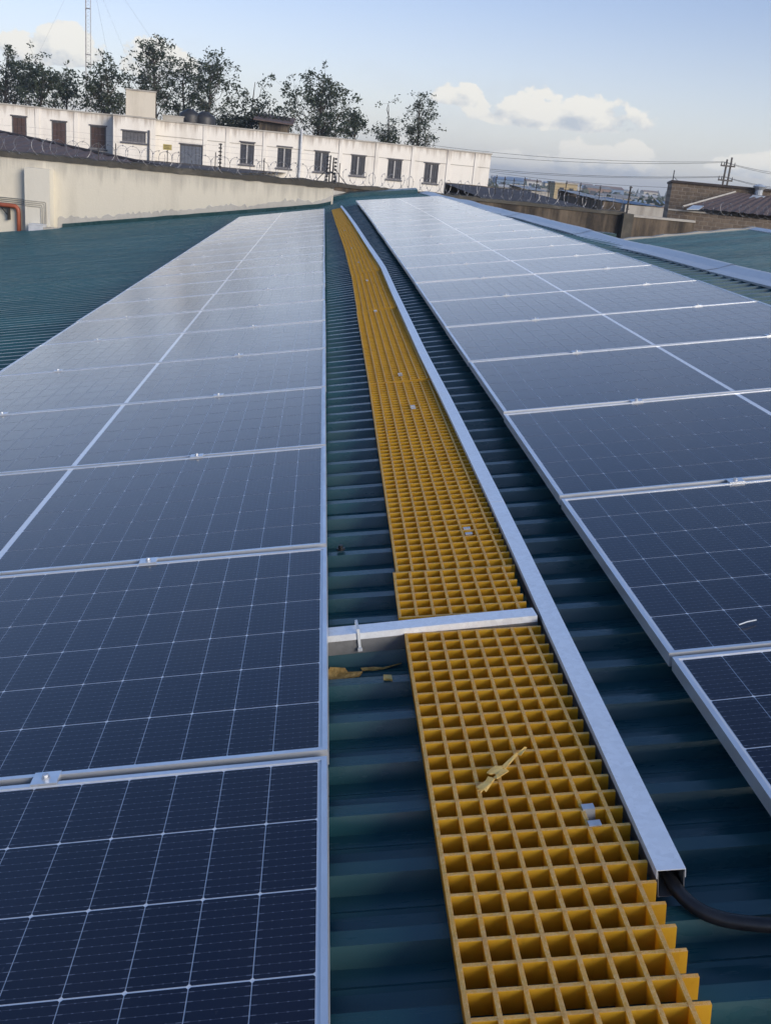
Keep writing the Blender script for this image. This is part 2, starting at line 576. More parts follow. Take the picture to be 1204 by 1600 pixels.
M['white_b'] = mat_plaster('beige_building_paint', (.60, .555, .47), (.40, .36, .29), .55, fine=.12)
M['concrete_lt'] = mat_plaster('parapet_concrete', (.42, .40, .36), (.20, .18, .16), .7, fine=.3)
M['dkwin'] = pm('dark_window_glass', (.03, .037, .052), (.05, .058, .075), .2, 0, 3)
M['frame_dk'] = pm('window_frame_dark', (.075, .078, .09), (.10, .10, .115), .6)
M['frame_lt'] = pm('window_mullion', (.42, .42, .42), (.36, .36, .36), .5)
M['shutter'] = pm('brown_shutter', (.060, .030, .026), (.04, .022, .02), .6, 0, 4)
M['blueshut'] = pm('blue_grey_shutter', (.095, .115, .155), (.07, .085, .12), .5, 0, 4)
M['rust'] = pm('brown_iron_roof', (.125, .085, .074), (.09, .064, .058), .9, 0, 1.5, stretch=(6, 1, 1))
M['rust2'] = pm('dark_brown_roof', (.052, .040, .038), (.035, .027, .026), .75, 0, 1.2)
M['steel_dk'] = pm('dark_steel', (.05, .048, .05), (.035, .033, .034), .55, .3)
M['wire'] = pm('galvanised_wire', (.30, .30, .31), (.2, .2, .21), .5, .6)
M['wire_dk'] = pm('dark_wire', (.06, .06, .065), (.045, .045, .05), .6)
M['orange'] = pm('orange_pipe_paint', (.36, .098, .05), (.29, .08, .04), .5, 0, 8)
M['conduit'] = pm('cream_conduit', (.50, .48, .42), (.44, .42, .36), .5)
M['box_w'] = pm('white_box', (.62, .64, .66), (.52, .54, .57), .5)
M['blocks'] = mat_blocks('stone_blocks', (.20, .155, .115), (.13, .10, .078), (.24, .20, .16), .32, .16)
M['sign'] = pm('yellow_sign', (.50, .40, .14), (.40, .33, .13), .6)
M['tank'] = pm('black_tank', (.02, .021, .024), (.03, .03, .034), .5)
M['leaf'] = mat_leaf('tree_leaf', (.016, .030, .022), (.060, .078, .048))
M['leaf2'] = mat_leaf('bush_leaf', (.012, .020, .016), (.028, .038, .024))
M['bark'] = pm('tree_bark', (.085, .072, .060), (.05, .042, .036), .9, 0, 8)
M['ground'] = pm('dry_ground', (.13, .115, .08), (.075, .08, .05), .95, 0, .05)
M['pole'] = pm('timber_pole', (.115, .105, .095), (.08, .072, .065), .85, 0, 6)
M['mast'] = pm('mast_steel', (.33, .33, .34), (.27, .25, .25), .5, .3)
M['skylight'] = pm('fibreglass_skylight', (.42, .46, .50), (.36, .4, .44), .3)

# ------------------------------------------------------------------ roof frame tools
UL, VL, UR, VR, LW, PITCH = -0.1005, 1.7548, 0.6927, 2.0592, 2.094, 1.154
RIBTOP, PAN = -0.107, -0.143
def interp(x, xs, ys):
    return float(np.interp(x, xs, ys))
def warp(u, v):                              # the old roof is not flat: it lifts gently beyond the walkway
    return interp(u, [-.3, UR, UR + LW, 3.8], [0, 1, .62, .5]) * interp(v, [0, 3.2, 4.4, 6.5, 9.6, 12.6, 17.6, 22, 27, 33], [-.04, -.026, -.01, .017, .06, .087, .122, .145, .145, .14])
def rw(u, v, n=0.):                          # roof coordinates -> world
    return ROOF @ Vector((u, v, n + warp(u, v)))
def ridge_u(v):
    return interp(v, [-8, 7, 11, 16, 21, 27, 33], [3.62, 3.56, 3.41, 3.32, 3.20, 3.07, 3.0])

# ------------------------------------------------------------------ ground
g = MB().add([(-2600, -1500, -8), (2600, -1500, -8), (2600, 2600, -8), (-2600, 2600, -8)], [(0, 1, 2, 3)]).build('ground', M['ground'])
tag(g, 'dry ground far below the roofs', None, kind='structure')

# ------------------------------------------------------------------ the roof we stand on
shed = thing('metal_roof_building', 'building under the dark green ribbed metal roof carrying both solar rows', 'building')
RP = .1745
def rib_profile(v0, nribs):
    pts = []
    for k in range(nribs):
        b = v0 + k * RP
        pts += [(b, 0), (b + .058, 0), (b + .0665, .0035), (b + .075, 0), (b + .1135, 0), (b + .1265, .036), (b + .1615, .036)]
    pts.append((v0 + nribs * RP, 0))
    return pts
US = [-13, -9, -6, -4, -2.6, -1.5, -.8, -.3, 0, .2, .45, UR, 1.3, 1.9, 2.4, UR + LW]
V0 = 1.34 - .1265 - RP * 48
k = 0
v0 = V0
while v0 < 32.6:
    prof = rib_profile(v0, 4)
    mb = MB()
    rnd = random.Random(k)
    dz = (k % 2) * .0012
    nP = len(prof)
    us = US + ['r']
    for u in us:
        for (v, z) in prof:
            uu = ridge_u(v) + .02 if u == 'r' else u
            mb.v.append((uu, v, PAN + z + dz + warp(uu, v)))
    for i in range(len(us) - 1):
        for j in range(nP - 1):
            a = i * nP + j
            mb.f.append((a, a + nP, a + nP + 1, a + 1))
    o = mb.build('roof_sheet', M['roof'], shed)
    o.matrix_local = ROOF
    v0 += 4 * RP
    k += 1
# ridge cap in overlapping lengths
v0, k = -7.0, 0
while v0 < 32.4:
    L = 2.3
    v1 = min(v0 + L, 32.6)
    mb = MB()
    rows = []
    for i in range(9):
        v = v0 + (v1 + .06 - v0) * i / 8
        ru = ridge_u(v)
        wz = warp(ru, v) + .006 * math.sin(v * 1.9) + (.004 if k % 2 else 0) + .008 * math.sin(v * .8 + 1)
        sag = .012 * math.sin(2 * PI * i / 8 + k)
        row = [(ru - .17, v, RIBTOP - .012 + wz), (ru - .17, v, RIBTOP + .006 + wz), (ru - .06 + sag, v, RIBTOP + .012 + wz), (ru + .06, v, RIBTOP + .035 + wz)]
        # far side of the ridge, falling the other way
        for du, dn in ((.10, -.0),  (.20, -.05), (.34, -.10)):
            row.append((ru + du, v, RIBTOP + .030 + dn + wz))
        rows.append(row)
    n = len(rows[0])
    for r_ in rows:
        mb.v += r_
    for i in range(8):
        for j in range(n - 1):
            a = i * n + j
            mb.f.append((a, a + 1, a + n + 1, a + n))
    o = mb.build('ridge_cap', M['ridge'], shed)
    o.matrix_local = ROOF
    v0 = v1
    k += 1
# far slope of this bay, then the next bay rising to its own ridge (world coordinates)
def slope_sheets(p_lo, p_hi, y0, y1, parent, mat, name='roof_sheet', w=.686):
    y = y0
    kk = 0
    while y < y1 - .01:
        ye = min(y + w, y1)
        pr_ = []
        for q in range(4):
            b = y + q * (ye - y) / 4
            s_ = (ye - y) / 4
            pr_ += [(b, 0), (b + s_ * .66, 0), (b + s_ * .74, .036), (b + s_ * .92, .036)]
        pr_.append((ye, 0))
        mb = MB()
        for P in (p_lo, p_hi):
            for (yy, z) in pr_:
                mb.v.append((P[0], yy, P[1] + z + (kk % 2) * .001))
        m_ = len(pr_)
        for j in range(m_ - 1):
            mb.f.append((j, j + m_, j + m_ + 1, j + 1))
        mb.build(name, mat, parent)
        y = ye
        kk += 1
rx = rw(3.2, 14, PAN)
RX, RZ = 3.32, .42
VALX, VALZ = 7.75, -.42
R2X, R2Z = 12.3, .37
mb = MB()
prv = None
for i in range(17):
    v = -1 + 33.4 * i / 16
    p = rw(ridge_u(v) + .02, v, PAN)
    q = (VALX, v, VALZ)
    mb.v += [tuple(p), q]
    if i:
        mb.f.append((2 * i - 2, 2 * i - 1, 2 * i + 1, 2 * i))
mb.build('roof_slope', M['roof2'], shed)
bay = thing('neighbour_roof_building', 'building under the paler green ribbed roof rising beyond the ridge cap', 'building')
slope_sheets((VALX, VALZ), (R2X, R2Z), 6.0, 29.6, bay, M['roof2'])
mb = MB()
for y0_, y1_ in ((6, 29.6),):
    mb.add([(R2X, y0_, R2Z), (R2X + 4.5, y0_, R2Z - .78), (R2X + 4.5, y1_, R2Z - .78), (R2X, y1_, R2Z)], [(0, 1, 2, 3)])
mb.build('roof_slope', M['roof2'], bay)
yy = 6.0
while yy < 29.6:
    ye = min(yy + 2.36, 29.62)
    mb = MB().add([(R2X - .22, yy, R2Z + .005), (R2X, yy, R2Z + .075), (R2X + .22, yy, R2Z + .005), (R2X - .22, ye, R2Z + .005), (R2X, ye, R2Z + .075), (R2X + .22, ye, R2Z + .005),
                  (R2X - .22, yy, R2Z - .03), (R2X - .22, ye, R2Z - .03)], [(0, 1, 4, 3), (1, 2, 5, 4), (6, 0, 3, 7)])
    mb.build('ridge_cap', M['ridge'], bay)
    yy = ye
# gable upstand of the neighbouring bay, pale cement capping
mb = MB()
npt = 14
for i in range(npt + 1):
    t = i / npt
    x = VALX + (R2X - VALX) * t
    z = VALZ + (R2Z - VALZ) * t
    h = .075 + .02 * math.sin(i * 2.3)
    mb.v += [(x, 29.60, z - .3), (x, 29.60, z + h), (x, 29.82, z + h), (x, 29.82, z - .3)]
    if i:
        a = 4 * i
        for j in range(3):
            mb.f.append((a - 4 + j, a + j, a + j + 1, a - 4 + j + 1))
mb.f += [(0, 1, 2, 3), tuple(4 * npt + j for j in (3, 2, 1, 0))]
mb.build('verge_capping', M['concrete_lt'], bay)
MB().box(VALX - .05, VALX + .42, 29.2, 29.75, VALZ - .3, VALZ + .34).build('valley_end_flashing', M['flash'], bay)
MB().box(VALX + .3, R2X + 4.4, 6.4, 29.3, -8, VALZ - .35).build('wall', M['cement'], bay)
MB().box(-12.0, 2.2, -.6, 29.0, -8, -2.75).build('wall', M['cement'], shed)

# ------------------------------------------------------------------ solar panels
FR_H, LIP = .035, .011
FRAME_ME = MB().box(-LW / 2, LW / 2, -.567, -.567 + LIP, -FR_H, 0).box(-LW / 2, LW / 2, .567 - LIP, .567, -FR_H, 0) \
    .box(-LW / 2, -LW / 2 + LIP, -.567 + LIP, .567 - LIP, -FR_H, -.0002).box(LW / 2 - LIP, LW / 2, -.567 + LIP, .567 - LIP, -FR_H, -.0002).mesh('frame', M['alu'])
BACK_ME = MB().box(-LW / 2 + LIP, LW / 2 - LIP, -.567 + LIP, .567 - LIP, -.009, -.0034).mesh('backsheet', M['back'])
CW, CD, CC = .0455, .0904, .0030
oc = [(-CW + CC, -CD), (CW - CC, -CD), (CW, -CD + CC), (CW, CD - CC), (CW - CC, CD), (-CW + CC, CD), (-CW, CD - CC), (-CW, -CD + CC)]
CELL_ME = MB().add([(x, y, 0) for x, y in oc] + [(x, y, -.0006) for x, y in oc], [tuple(range(8))] + [(i, 8 + i, 8 + (i + 1) % 8, (i + 1) % 8) for i in range(8)]).mesh('cell', M['cell'])
CX = []
for half in (-1, 1):
    for i in range(11):
        CX.append(half * (.0105 + .0463 + i * .0926))
CY = [(-2.5 + j) * .1844 for j in range(6)]
CELLS = [(x, y) for x in CX for y in CY]
def cells_mesh(cells, far=True):
    mb = MB()
    for (x, y) in cells:
        k0 = len(mb.v)
        if far:
            mb.v += [(x + a * .9985, y + b * .9985, -.0028) for a, b in oc]
        else:
            mb.v += [(x + a, y + b, -.0028) for a, b in oc]
        mb.f.append(tuple(range(k0, k0 + 8)))
    return mb.mesh('cells', M['cell_far'])
FAR_ME = cells_mesh(CELLS)
CLAMP_ME = MB().box(-.026, .026, -.021, .021, 0, .0035).box(-.026, .026, -.0075, .0075, -.02, 0).mesh('mid_clamp', M['alu'])
BOLT_ME = MB().cyl((0, 0, .0035), .0085, .002, 12).cyl((0, 0, .0055), .0062, .006, 6).mesh('bolt', M['clip'])
RAIL_ME = MB().box(-.02, .02, -.16, .16, -FR_H - .066, -FR_H - .001).mesh('mounting_rail', M['alu'])
n_cell_obj = 0
def solar_panel(u0, u1, vc, label, group, clamp_us, far_clamp):
    global n_cell_obj
    um = (u0 + u1) / 2
    a = rw(u0, vc); b = rw(u1, vc); c = rw(um, vc - .567); d = rw(um, vc + .567)
    X = (b - a).normalized()
    Y = (d - c); Y = (Y - X * Y.dot(X)).normalized()
    Z = X.cross(Y)
    rr = random.Random(int(vc * 1000) + int(u0 * 77))
    P = (a + b) / 2 + Z * rr.uniform(-.0012, .0012) + Y * rr.uniform(-.0025, .0025) + X * rr.uniform(-.002, .002)
    mw = Matrix(((X.x, Y.x, Z.x, P.x), (X.y, Y.y, Z.y, P.y), (X.z, Y.z, Z.z, P.z), (0, 0, 0, 1)))
    mw = mw @ Matrix.Rotation(rr.uniform(-.0022, .0022), 4, 'X') @ Matrix.Rotation(rr.uniform(-.0012, .0012), 4, 'Y')
    t = thing('solar_panel', label, 'solar panel', mw, group)
    link('frame', FRAME_ME, t)
    link('backsheet', BACK_ME, t)
    near, far = [], []
    for (x, y) in CELLS:
        q = [project(mw @ Vector((x + sx * CW, y + sy * CD, 0))) for sx, sy in ((-1, -1), (1, -1), (1, 1), (-1, 1))]
        ok = all(z > .2 for _, _, z in q)
        if ok:
            xs = [p[0] for p in q]; ys = [p[1] for p in q]
            hgt = abs((q[3][1] + q[2][1]) - (q[0][1] + q[1][1])) / 2
            wid = abs((q[1][0] + q[2][0]) - (q[0][0] + q[3][0])) / 2
            inside = max(xs) > 0 and min(xs) < 1204 and max(ys) > 0 and min(ys) < 1600
            ok = inside and min(hgt, wid) >= 10
        (near if ok else far).append((x, y))
    for (x, y) in near:
        c_ = link('cell', CELL_ME, t)
        c_.location = (x, y, -.0028)
    n_cell_obj += len(near)
    if far:
        o = link('cell_grid', FAR_ME if not near else cells_mesh(far), t)
        o['kind'] = 'stuff'
    for cu in clamp_us:
        x = cu - um
        r_ = link('mounting_rail', RAIL_ME, t)
        r_.location = (x, .577, 0)
        if far_clamp:
            cl = link('mid_clamp', CLAMP_ME, t)
            cl.location = (x, .577, .0006)
            link('bolt', BOLT_ME, cl)
NL, NR = 22, 22
for k in range(NL):
    n = k - 1                                # panel between seams n and n+1; seam 0 at VL
    solar_panel(UL - LW, UL, VL + n * PITCH + PITCH / 2, 'solar panel in the left row, %s from the near end' % ORD[k], 'solar panels left of the walkway', (UL - .545 + .03 * (k % 3 - 1) * .4, UL - 1.675), k < NL - 1)
for k in range(NR):
    n = k - 1
    solar_panel(UR, UR + LW, VR + n * PITCH + PITCH / 2, 'solar panel in the right row, %s from the near end' % ORD[k], 'solar panels right of the walkway', (UR + .60, UR + 1.69), k < NR - 1)

# ------------------------------------------------------------------ walkway of yellow gratings
GW = .3575
PU, PV, GT, GH = .0462, .0528, .0078, .045
GTOP = -.060
def gpath(v):                                # left edge of the walkway
    return interp(v, [0, 2, 2.8, 4.2, 5.5, 8.1, 9.7, 12, 15.9, 25.6], [.087, .090, .102, .114, .131, .146, .160, .176, .143, .062])
def gwid(v):
    return interp(v, [0, 6, 12, 26], [GW, GW, .335, .26])
def bar_long(mb, x, y0, y1, top=0.):
    t, b = GT / 2, GT / 2 * .72
    mb.add([(x - b, y0, -GH), (x + b, y0, -GH), (x + b, y1, -GH), (x - b, y1, -GH), (x - t, y0, top), (x + t, y0, top), (x + t, y1, top), (x - t, y1, top)],
           [(0, 3, 2, 1), (4, 5, 6, 7), (0, 1, 5, 4), (1, 2, 6, 5), (2, 3, 7, 6), (3, 0, 4, 7)])
def bar_cross(mb, y, x0, x1, top=-.0005):
    t, b = GT / 2, GT / 2 * .72
    mb.add([(x0, y - b, -GH + .0005), (x1, y - b, -GH + .0005), (x1, y + b, -GH + .0005), (x0, y + b, -GH + .0005), (x0, y - t, top), (x1, y - t, top), (x1, y + t, top), (x0, y + t, top)],
           [(0, 3, 2, 1), (4, 5, 6, 7), (0, 1, 5, 4), (1, 2, 6, 5), (2, 3, 7, 6), (3, 0, 4, 7)])
segs = [(.86, 2.385, 0), (2.468, 2.785, -.010), (2.795, 5.46, 0), (5.466, 8.155, 0), (8.161, 10.85, .004), (10.856, 13.54, 0), (13.546, 16.23, .003), (16.236, 18.93, 0), (18.936, 21.6, -.004), (21.606, 24.1, 0), (24.106, 25.75, .003)]
glabels = ['yellow walkway grating nearest the viewer, in front of the short cross trunking', 'short yellow grating piece just behind the cross trunking', 'long yellow walkway grating, third piece from the near end']
for gi, (a, b, du) in enumerate(segs):
    if gi < 3:
        lab = glabels[gi]
    elif gi == len(segs) - 1:
        lab = 'farthest yellow walkway grating, ending before the white wall'
    else:
        lab = 'yellow walkway grating, %s piece from the near end' % ORD[gi]
    w = gwid((a + b) / 2)
    p0 = rw(gpath(a) + du, a, GTOP); p1 = rw(gpath(b) + du, b, GTOP)
    Y = (p1 - p0).normalized()
    q0 = rw(gpath(a) + w, a, GTOP)
    X = q0 - p0; X = (X - Y * X.dot(Y)).normalized()
    Z = X.cross(Y)
    if gi == 1:
        p0 = p0 + Z * .006
    mw = Matrix(((X.x, Y.x, Z.x, p0.x), (X.y, Y.y, Z.y, p0.y), (X.z, Y.z, Z.z, p0.z), (0, 0, 0, 1)))
    t = thing('walkway_grating', lab, 'grating', mw, 'yellow gratings of the roof walkway')
    L = (p1 - p0).length
    nlong = 8
    pu = PU * w / GW
    nc = int(round((L - GT) / PV))
    ys = [GT / 2 + i * (L - GT) / nc for i in range(nc + 1)]
    xs = [GT / 2 + i * pu for i in range(nlong)]
    x1 = w if gi != 1 else w - .004
    if gi < 3:
        lm = MB(); bar_long(lm, 0, 0, L); lm = lm.mesh('long_bar', M['frp'])
        cm = MB(); bar_cross(cm, 0, GT, x1); cm = cm.mesh('cross_bar', M['frp'])
        for x in xs:
            link('long_bar', lm, t).location = (x, 0, 0)
        for y in ys:
            link('cross_bar', cm, t).location = (0, y, 0)
    else:
        mb = MB()
        for x in xs:
            bar_long(mb, x, 0, L)
        for y in ys:
            bar_cross(mb, y, GT, x1)
        o = mb.build('bar_grid', M['frp'], t)
        o['kind'] = 'stuff'
# hold-down clips on the grating
clip_spots = [(.384, 1.572, 'shiny metal clip on the near grating beside the trunking'), (.359, 3.105, 'metal clip on the third grating, far side of its middle bars'), (.323, 4.84, 'metal clip in the middle of the walkway before a grating joint'),
              (.316, 5.62, 'metal clip just past the second long grating joint'), (.295, 8.08, 'small metal clip before the third long grating joint'), (.31, 10.1, 'small far metal clip on the walkway, fourth from the far end'),
              (.287, 11.94, 'small far metal clip on the walkway, third from the far end'), (.256, 13.9, 'small far metal clip on the walkway, second from the far end'), (.235, 17.5, 'farthest metal clip on the walkway')]
for (u, v, lab) in clip_spots:
    mw = ROOF @ Matrix.Translation((u, v, GTOP + warp(u, v)))
    t = thing('grating_clip', lab, 'clip', mw, 'metal clips on the walkway')
    for sg in (-1, 1):
        MB().box(-.0115, .0115, min(.0185 * sg, .0335 * sg), max(.0185 * sg, .0335 * sg), .0012, .003).build('hook', M['clip'], t)
    MB().box(-.0115, .0115, .0168, .0185, -.030, .003).box(-.0115, .0115, -.0185, -.0168, -.030, .003).box(-.0115, .0115, -.0168, .0168, -.0318, -.030).build('saddle', M['clip'], t)
    MB().cyl((0, 0, -.030), .006, .004, 8).build('bolt', M['clip'], t)

# ------------------------------------------------------------------ galvanised trunking
def tpath(v):
    return interp(v, [0, 1.4, 2.4, 3.1, 5, 6, 7.5, 9, 11, 14, 18.6, 26.5], [.476, .478, .487, .495, .497, .492, .498, .503, .519, .476, .425, .318])
TW, TH_, TT = .046, .056, .0015
def u_section(mb, pts, w, z0, z1, t, cover):
    """sweep a thin U (open up) or inverted U along roof points"""
    if cover:
        prof = [(-w / 2, z0), (-w / 2, z1), (w / 2, z1), (w / 2, z0), (w / 2 - t, z0), (w / 2 - t, z1 - t), (-w / 2 + t, z1 - t), (-w / 2 + t, z0)]
    else:
        prof = [(-w / 2, z1), (-w / 2, z0), (w / 2, z0), (w / 2, z1), (w / 2 - t, z1), (w / 2 - t, z0 + t), (-w / 2 + t, z0 + t), (-w / 2 + t, z1)]
    n = len(prof)
    k0 = len(mb.v)
    for i, (u, v) in enumerate(pts):
        a = pts[max(i - 1, 0)]; b = pts[min(i + 1, len(pts) - 1)]
        d = Vector((b[0] - a[0], b[1] - a[1])).normalized()
        nx = Vector((d.y, -d.x))
        for (x, z) in prof:
            uu, vv = u + nx.x * x, v + nx.y * x
            mb.v.append(tuple(rw(uu, vv, z)))
    for i in range(len(pts) - 1):
        for j in range(n):
            a = k0 + i * n + j; b = k0 + i * n + (j + 1) % n
            mb.f.append((a, b, b + n, a + n) if not cover else (a + n, b + n, b, a))
    for base in (k0, k0 + (len(pts) - 1) * n):
        for q in ((0, 1, 6, 7), (1, 2, 5, 6), (2, 3, 4, 5)):
            mb.f.append(tuple(base + x for x in q))
tsegs = [1.398, 3.35, 5.01, 6.125, 8.5, 10.9, 13.3, 15.7, 18.1, 20.5, 22.9, 25.0, 26.6]
for i in range(len(tsegs) - 1):
    a, b = tsegs[i], tsegs[i + 1] - .003
    n = max(2, int((b - a) / .4))
    pts = [(tpath(a + (b - a) * j / n), a + (b - a) * j / n) for j in range(n + 1)]
    lab = 'galvanised cable trunking beside the walkway, %s' % ('nearest length with the open end' if i == 0 else ('farthest length' if i == len(tsegs) - 2 else '%s length from the near end' % ORD[i]))
    t = thing('cable_trunking', lab, 'trunking', None, 'galvanised trunking along the walkway')
    z0 = RIBTOP + .001
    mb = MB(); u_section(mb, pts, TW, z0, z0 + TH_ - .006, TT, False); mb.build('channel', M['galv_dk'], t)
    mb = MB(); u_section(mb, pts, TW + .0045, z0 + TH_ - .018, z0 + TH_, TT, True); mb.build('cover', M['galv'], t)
# short cross trunking and its cable tie
t = thing('cross_trunking', 'short galvanised trunking crossing the walkway from the left solar row', 'trunking')
z0 = RIBTOP + .001
pts = [(-.16, 2.391), (.0, 2.402), (.2, 2.418), (.449, 2.434)]
mb = MB(); u_section(mb, pts, TW, z0 + .002, z0 + TH_ + .002, TT, False); mb.build('channel', M['galv_dk'], t)
mb = MB(); u_section(mb, pts, TW + .0045, z0 + TH_ - .014, z0 + TH_ + .004, TT, True); mb.build('cover', M['galv'], t)
t = thing('cable_tie', 'white plastic tie strapped round the cross trunking', 'cable tie', rw_m := ROOF @ Matrix.Translation((-.025, 2.400, z0)) @ Matrix.Rotation(.07, 4, 'Z'))
h0, h1, hw = .001, TH_ + .0075, TW / 2 + .0048
MB().box(-.0035, .0035, -hw - .0015, hw + .0015, h1, h1 + .0016).box(-.0035, .0035, -hw - .0015, -hw, .012, h1).box(-.0035, .0035, hw, hw + .0015, h0, h1).build('strap', M['nylon'], t)
MB().box(-.006, .006, -hw - .0075, -hw - .0015, .004, .0125).build('buckle', M['nylon'], t)
# cable leaving the open end
mb = MB()
cp = [(.482, 1.95, -.09), (.481, 1.60, -.088), (.482, 1.44, -.086), (.488, 1.385, -.088), (.505, 1.35, -.092), (.535, 1.325, -.094), (.58, 1.308, -.094), (.65, 1.294, -.094), (.76, 1.285, -.094), (.95, 1.28, -.094)]
fine = []
for i in range(len(cp) - 1):
    p0, p1, p2, p3 = [Vector(cp[max(0, min(len(cp) - 1, i + q))]) for q in (-1, 0, 1, 2)]
    for s in range(5):
        x = s / 5
        fine.append(.5 * ((2 * p1) + (p2 - p0) * x + (2 * p0 - 5 * p1 + 4 * p2 - p3) * x * x + (3 * p1 - p0 - 3 * p2 + p3) * x ** 3))
fine.append(Vector(cp[-1]))
mb.tube([rw(p.x, p.y, p.z) for p in fine], .0125, 12)
o = mb.build('power_cable', M['rubber'], smooth=True)
tag(o, 'thick black cable leaving the open end of the trunking', 'cable')

# ------------------------------------------------------------------ scraps lying about
def scrap(name, outline, n0, th, mat, label, cat, curl=.004, seed=1):
    mb = MB()
    k0 = len(outline)
    top = []
    for i, (u, v) in enumerate(outline):
        z = n0 + warp(u, v) + curl * (.5 + .5 * math.sin(i * 1.7 + seed))
        top.append((u, v, z))
    mb.v = [(a, b, c + th) for a, b, c in top] + top
    mb.f = [tuple(range(k0)), tuple(range(2 * k0 - 1, k0 - 1, -1))] + [(i, k0 + i, k0 + (i + 1) % k0, (i + 1) % k0) for i in range(k0)]
    if sum(outline[i][0] * outline[(i + 1) % k0][1] - outline[(i + 1) % k0][0] * outline[i][1] for i in range(k0)) < 0:
        mb.f = [tuple(reversed(f)) for f in mb.f]
    o = mb.build(name, mat)
    o.matrix_world = ROOF
    return tag(o, label, cat)
t = thing('torn_tape', 'torn yellow tape scrap lying on the near grating', 'scrap', ROOF)
def flat(outline, z, th, name, curl=.002):
    mb = MB(); k0 = len(outline)
    if sum(outline[i][0] * outline[(i + 1) % k0][1] - outline[(i + 1) % k0][0] * outline[i][1] for i in range(k0)) < 0:
        outline = outline[::-1]
    top = [(u, v, z + warp(u, v) + curl * (.5 + .5 * math.sin(9.1 * i))) for i, (u, v) in enumerate(outline)]
    mb.v = [(a, b, c + th) for a, b, c in top] + top
    mb.f = [tuple(range(k0)), tuple(range(2 * k0 - 1, k0 - 1, -1))] + [(i, k0 + i, k0 + (i + 1) % k0, (i + 1) % k0) for i in range(k0)]
    mb.build(name, M['tape'], t)
flat([(.240, 1.738), (.252, 1.735), (.284, 1.781), (.290, 1.776), (.308, 1.806), (.303, 1.806), (.287, 1.789), (.281, 1.786)], GTOP + .004, .0012, 'tail')
flat([(.211, 1.722), (.217, 1.716), (.226, 1.718), (.229, 1.711), (.222, 1.706), (.228, 1.698), (.256, 1.724), (.250, 1.733), (.244, 1.731), (.249, 1.741), (.232, 1.744), (.218, 1.732)], GTOP + .0055, .0014, 'folded_middle')
flat([(.184, 1.680), (.189, 1.674), (.185, 1.669), (.192, 1.670), (.190, 1.661), (.197, 1.669), (.201, 1.664), (.222, 1.699), (.226, 1.706), (.212, 1.713), (.206, 1.700)], GTOP + .003, .0012, 'frayed_end')
scrap('resin_flake', [(-.104, 2.352), (-.066, 2.347), (-.058, 2.335), (-.080, 2.333), (-.022, 2.315), (-.030, 2.307), (-.100, 2.298), (-.118, 2.31)], PAN + .002, .004, M['resin'], 'brown yellow flake of dried resin beside the left solar frame', 'scrap', .012)
scrap('resin_strip', [(-.026, 2.349), (.010, 2.352), (.034, 2.352), (.080, 2.366), (.082, 2.361), (.036, 2.344), (.008, 2.343), (-.022, 2.340)], PAN + .002, .003, M['resin'], 'thin yellow strip of scrap along the foot of the cross trunking', 'scrap', .006)
scrap('resin_chip', [(.030, 2.241), (.050, 2.238), (.051, 2.217), (.044, 2.220), (.029, 2.220)], RIBTOP + .001, .005, M['tape'], 'small square yellow chip on the green roof by the walkway', 'scrap', .003)
o = MB().tube([rw(.894, 2.166, .004), rw(.915, 2.171, .007), rw(.942, 2.180, .005)], .0016, 6).build('cut_cable_tie', M['nylon'])
tag(o, 'short cut white tie lying on the right row panel', 'cable tie')

kp = ROOF @ Matrix.Translation((-.062, 3.12, RIBTOP))
o = MB().cyl((0, 0, 0), .014, .006, 14).cyl((0, 0, .006), .008, .010, 10).build('sealing_cap', M['rubber'])
o.matrix_world = kp
tag(o, 'small dark round cap on a roof rib against the left solar row', 'cap')

# ------------------------------------------------------------------ far wall behind the roof
def wall_pts(pxs, pys, Ys):
    return [at(x, y, Y) for x, y, Y in zip(pxs, pys, Ys)]
WT = at(520, 293, 30.2)
WTL = at(85, 250, 31.2)
WTOP = (WT.z + WTL.z) / 2
W0 = Vector((WT.x, WT.y, 0)); W1 = Vector((WTL.x, WTL.y, 0))
WD = (W1 - W0).normalized()                   # towards the left
WN_ = Vector((-WD.y, WD.x, 0))
if WN_.y > 0:
    WN_ = -WN_                                # towards the camera
WLEN = (W1 - W0).length
WMX = Matrix(((-WD.x, -WN_.x, 0, W0.x), (-WD.y, -WN_.y, 0, W0.y), (0, 0, 1, 0), (0, 0, 0, 1)))
# local wall frame: x grows to the right (0 at the right end), y away from the camera, z up
def on_wall(px, py, off=0.):
    p = onplane(px, py, W0 + WN_ * off, WN_)
    q = WMX.inverted() @ p
    return q.x, q.z
wall = thing('boundary_wall', 'long cream painted wall with grey cement foot behind the left roof', 'wall', WMX)
LEFT = -WLEN - 7
mb = MB().box(LEFT, 0, 0, .22, -4.5, WTOP)
mb.build('painted_wall', M['wall'], wall)
# mossy coping: rough lumpy strip
mb = MB()
rnd = random.Random(11)
nx_ = 150
for i in range(nx_ + 1):
    x = LEFT + (0.02 - LEFT) * i / nx_
    h = .15 + .05 * mnoise.noise((x * 1.7, 3, 0)) + .025 * mnoise.noise((x * 7, 1, 0))
    f = -.045 + .02 * mnoise.noise((x * 3, 7, 0))
    lo = -.03 + .03 * mnoise.noise((x * 4, 9, 2))
    mb.v += [(x, f, WTOP + lo), (x, f + .01, WTOP + h * .8), (x, .08, WTOP + h), (x, .24, WTOP + h * .8), (x, .26, WTOP - .03)]
    if i:
        a = 5 * i
        for j in range(4):
            mb.f.append((a - 5 + j, a + j, a + j + 1, a - 5 + j + 1))
mb.f += [(0, 1, 2, 3, 4), tuple(5 * nx_ + j for j in (4, 3, 2, 1, 0))]
mb.build('mossy_coping', M['moss'], wall)
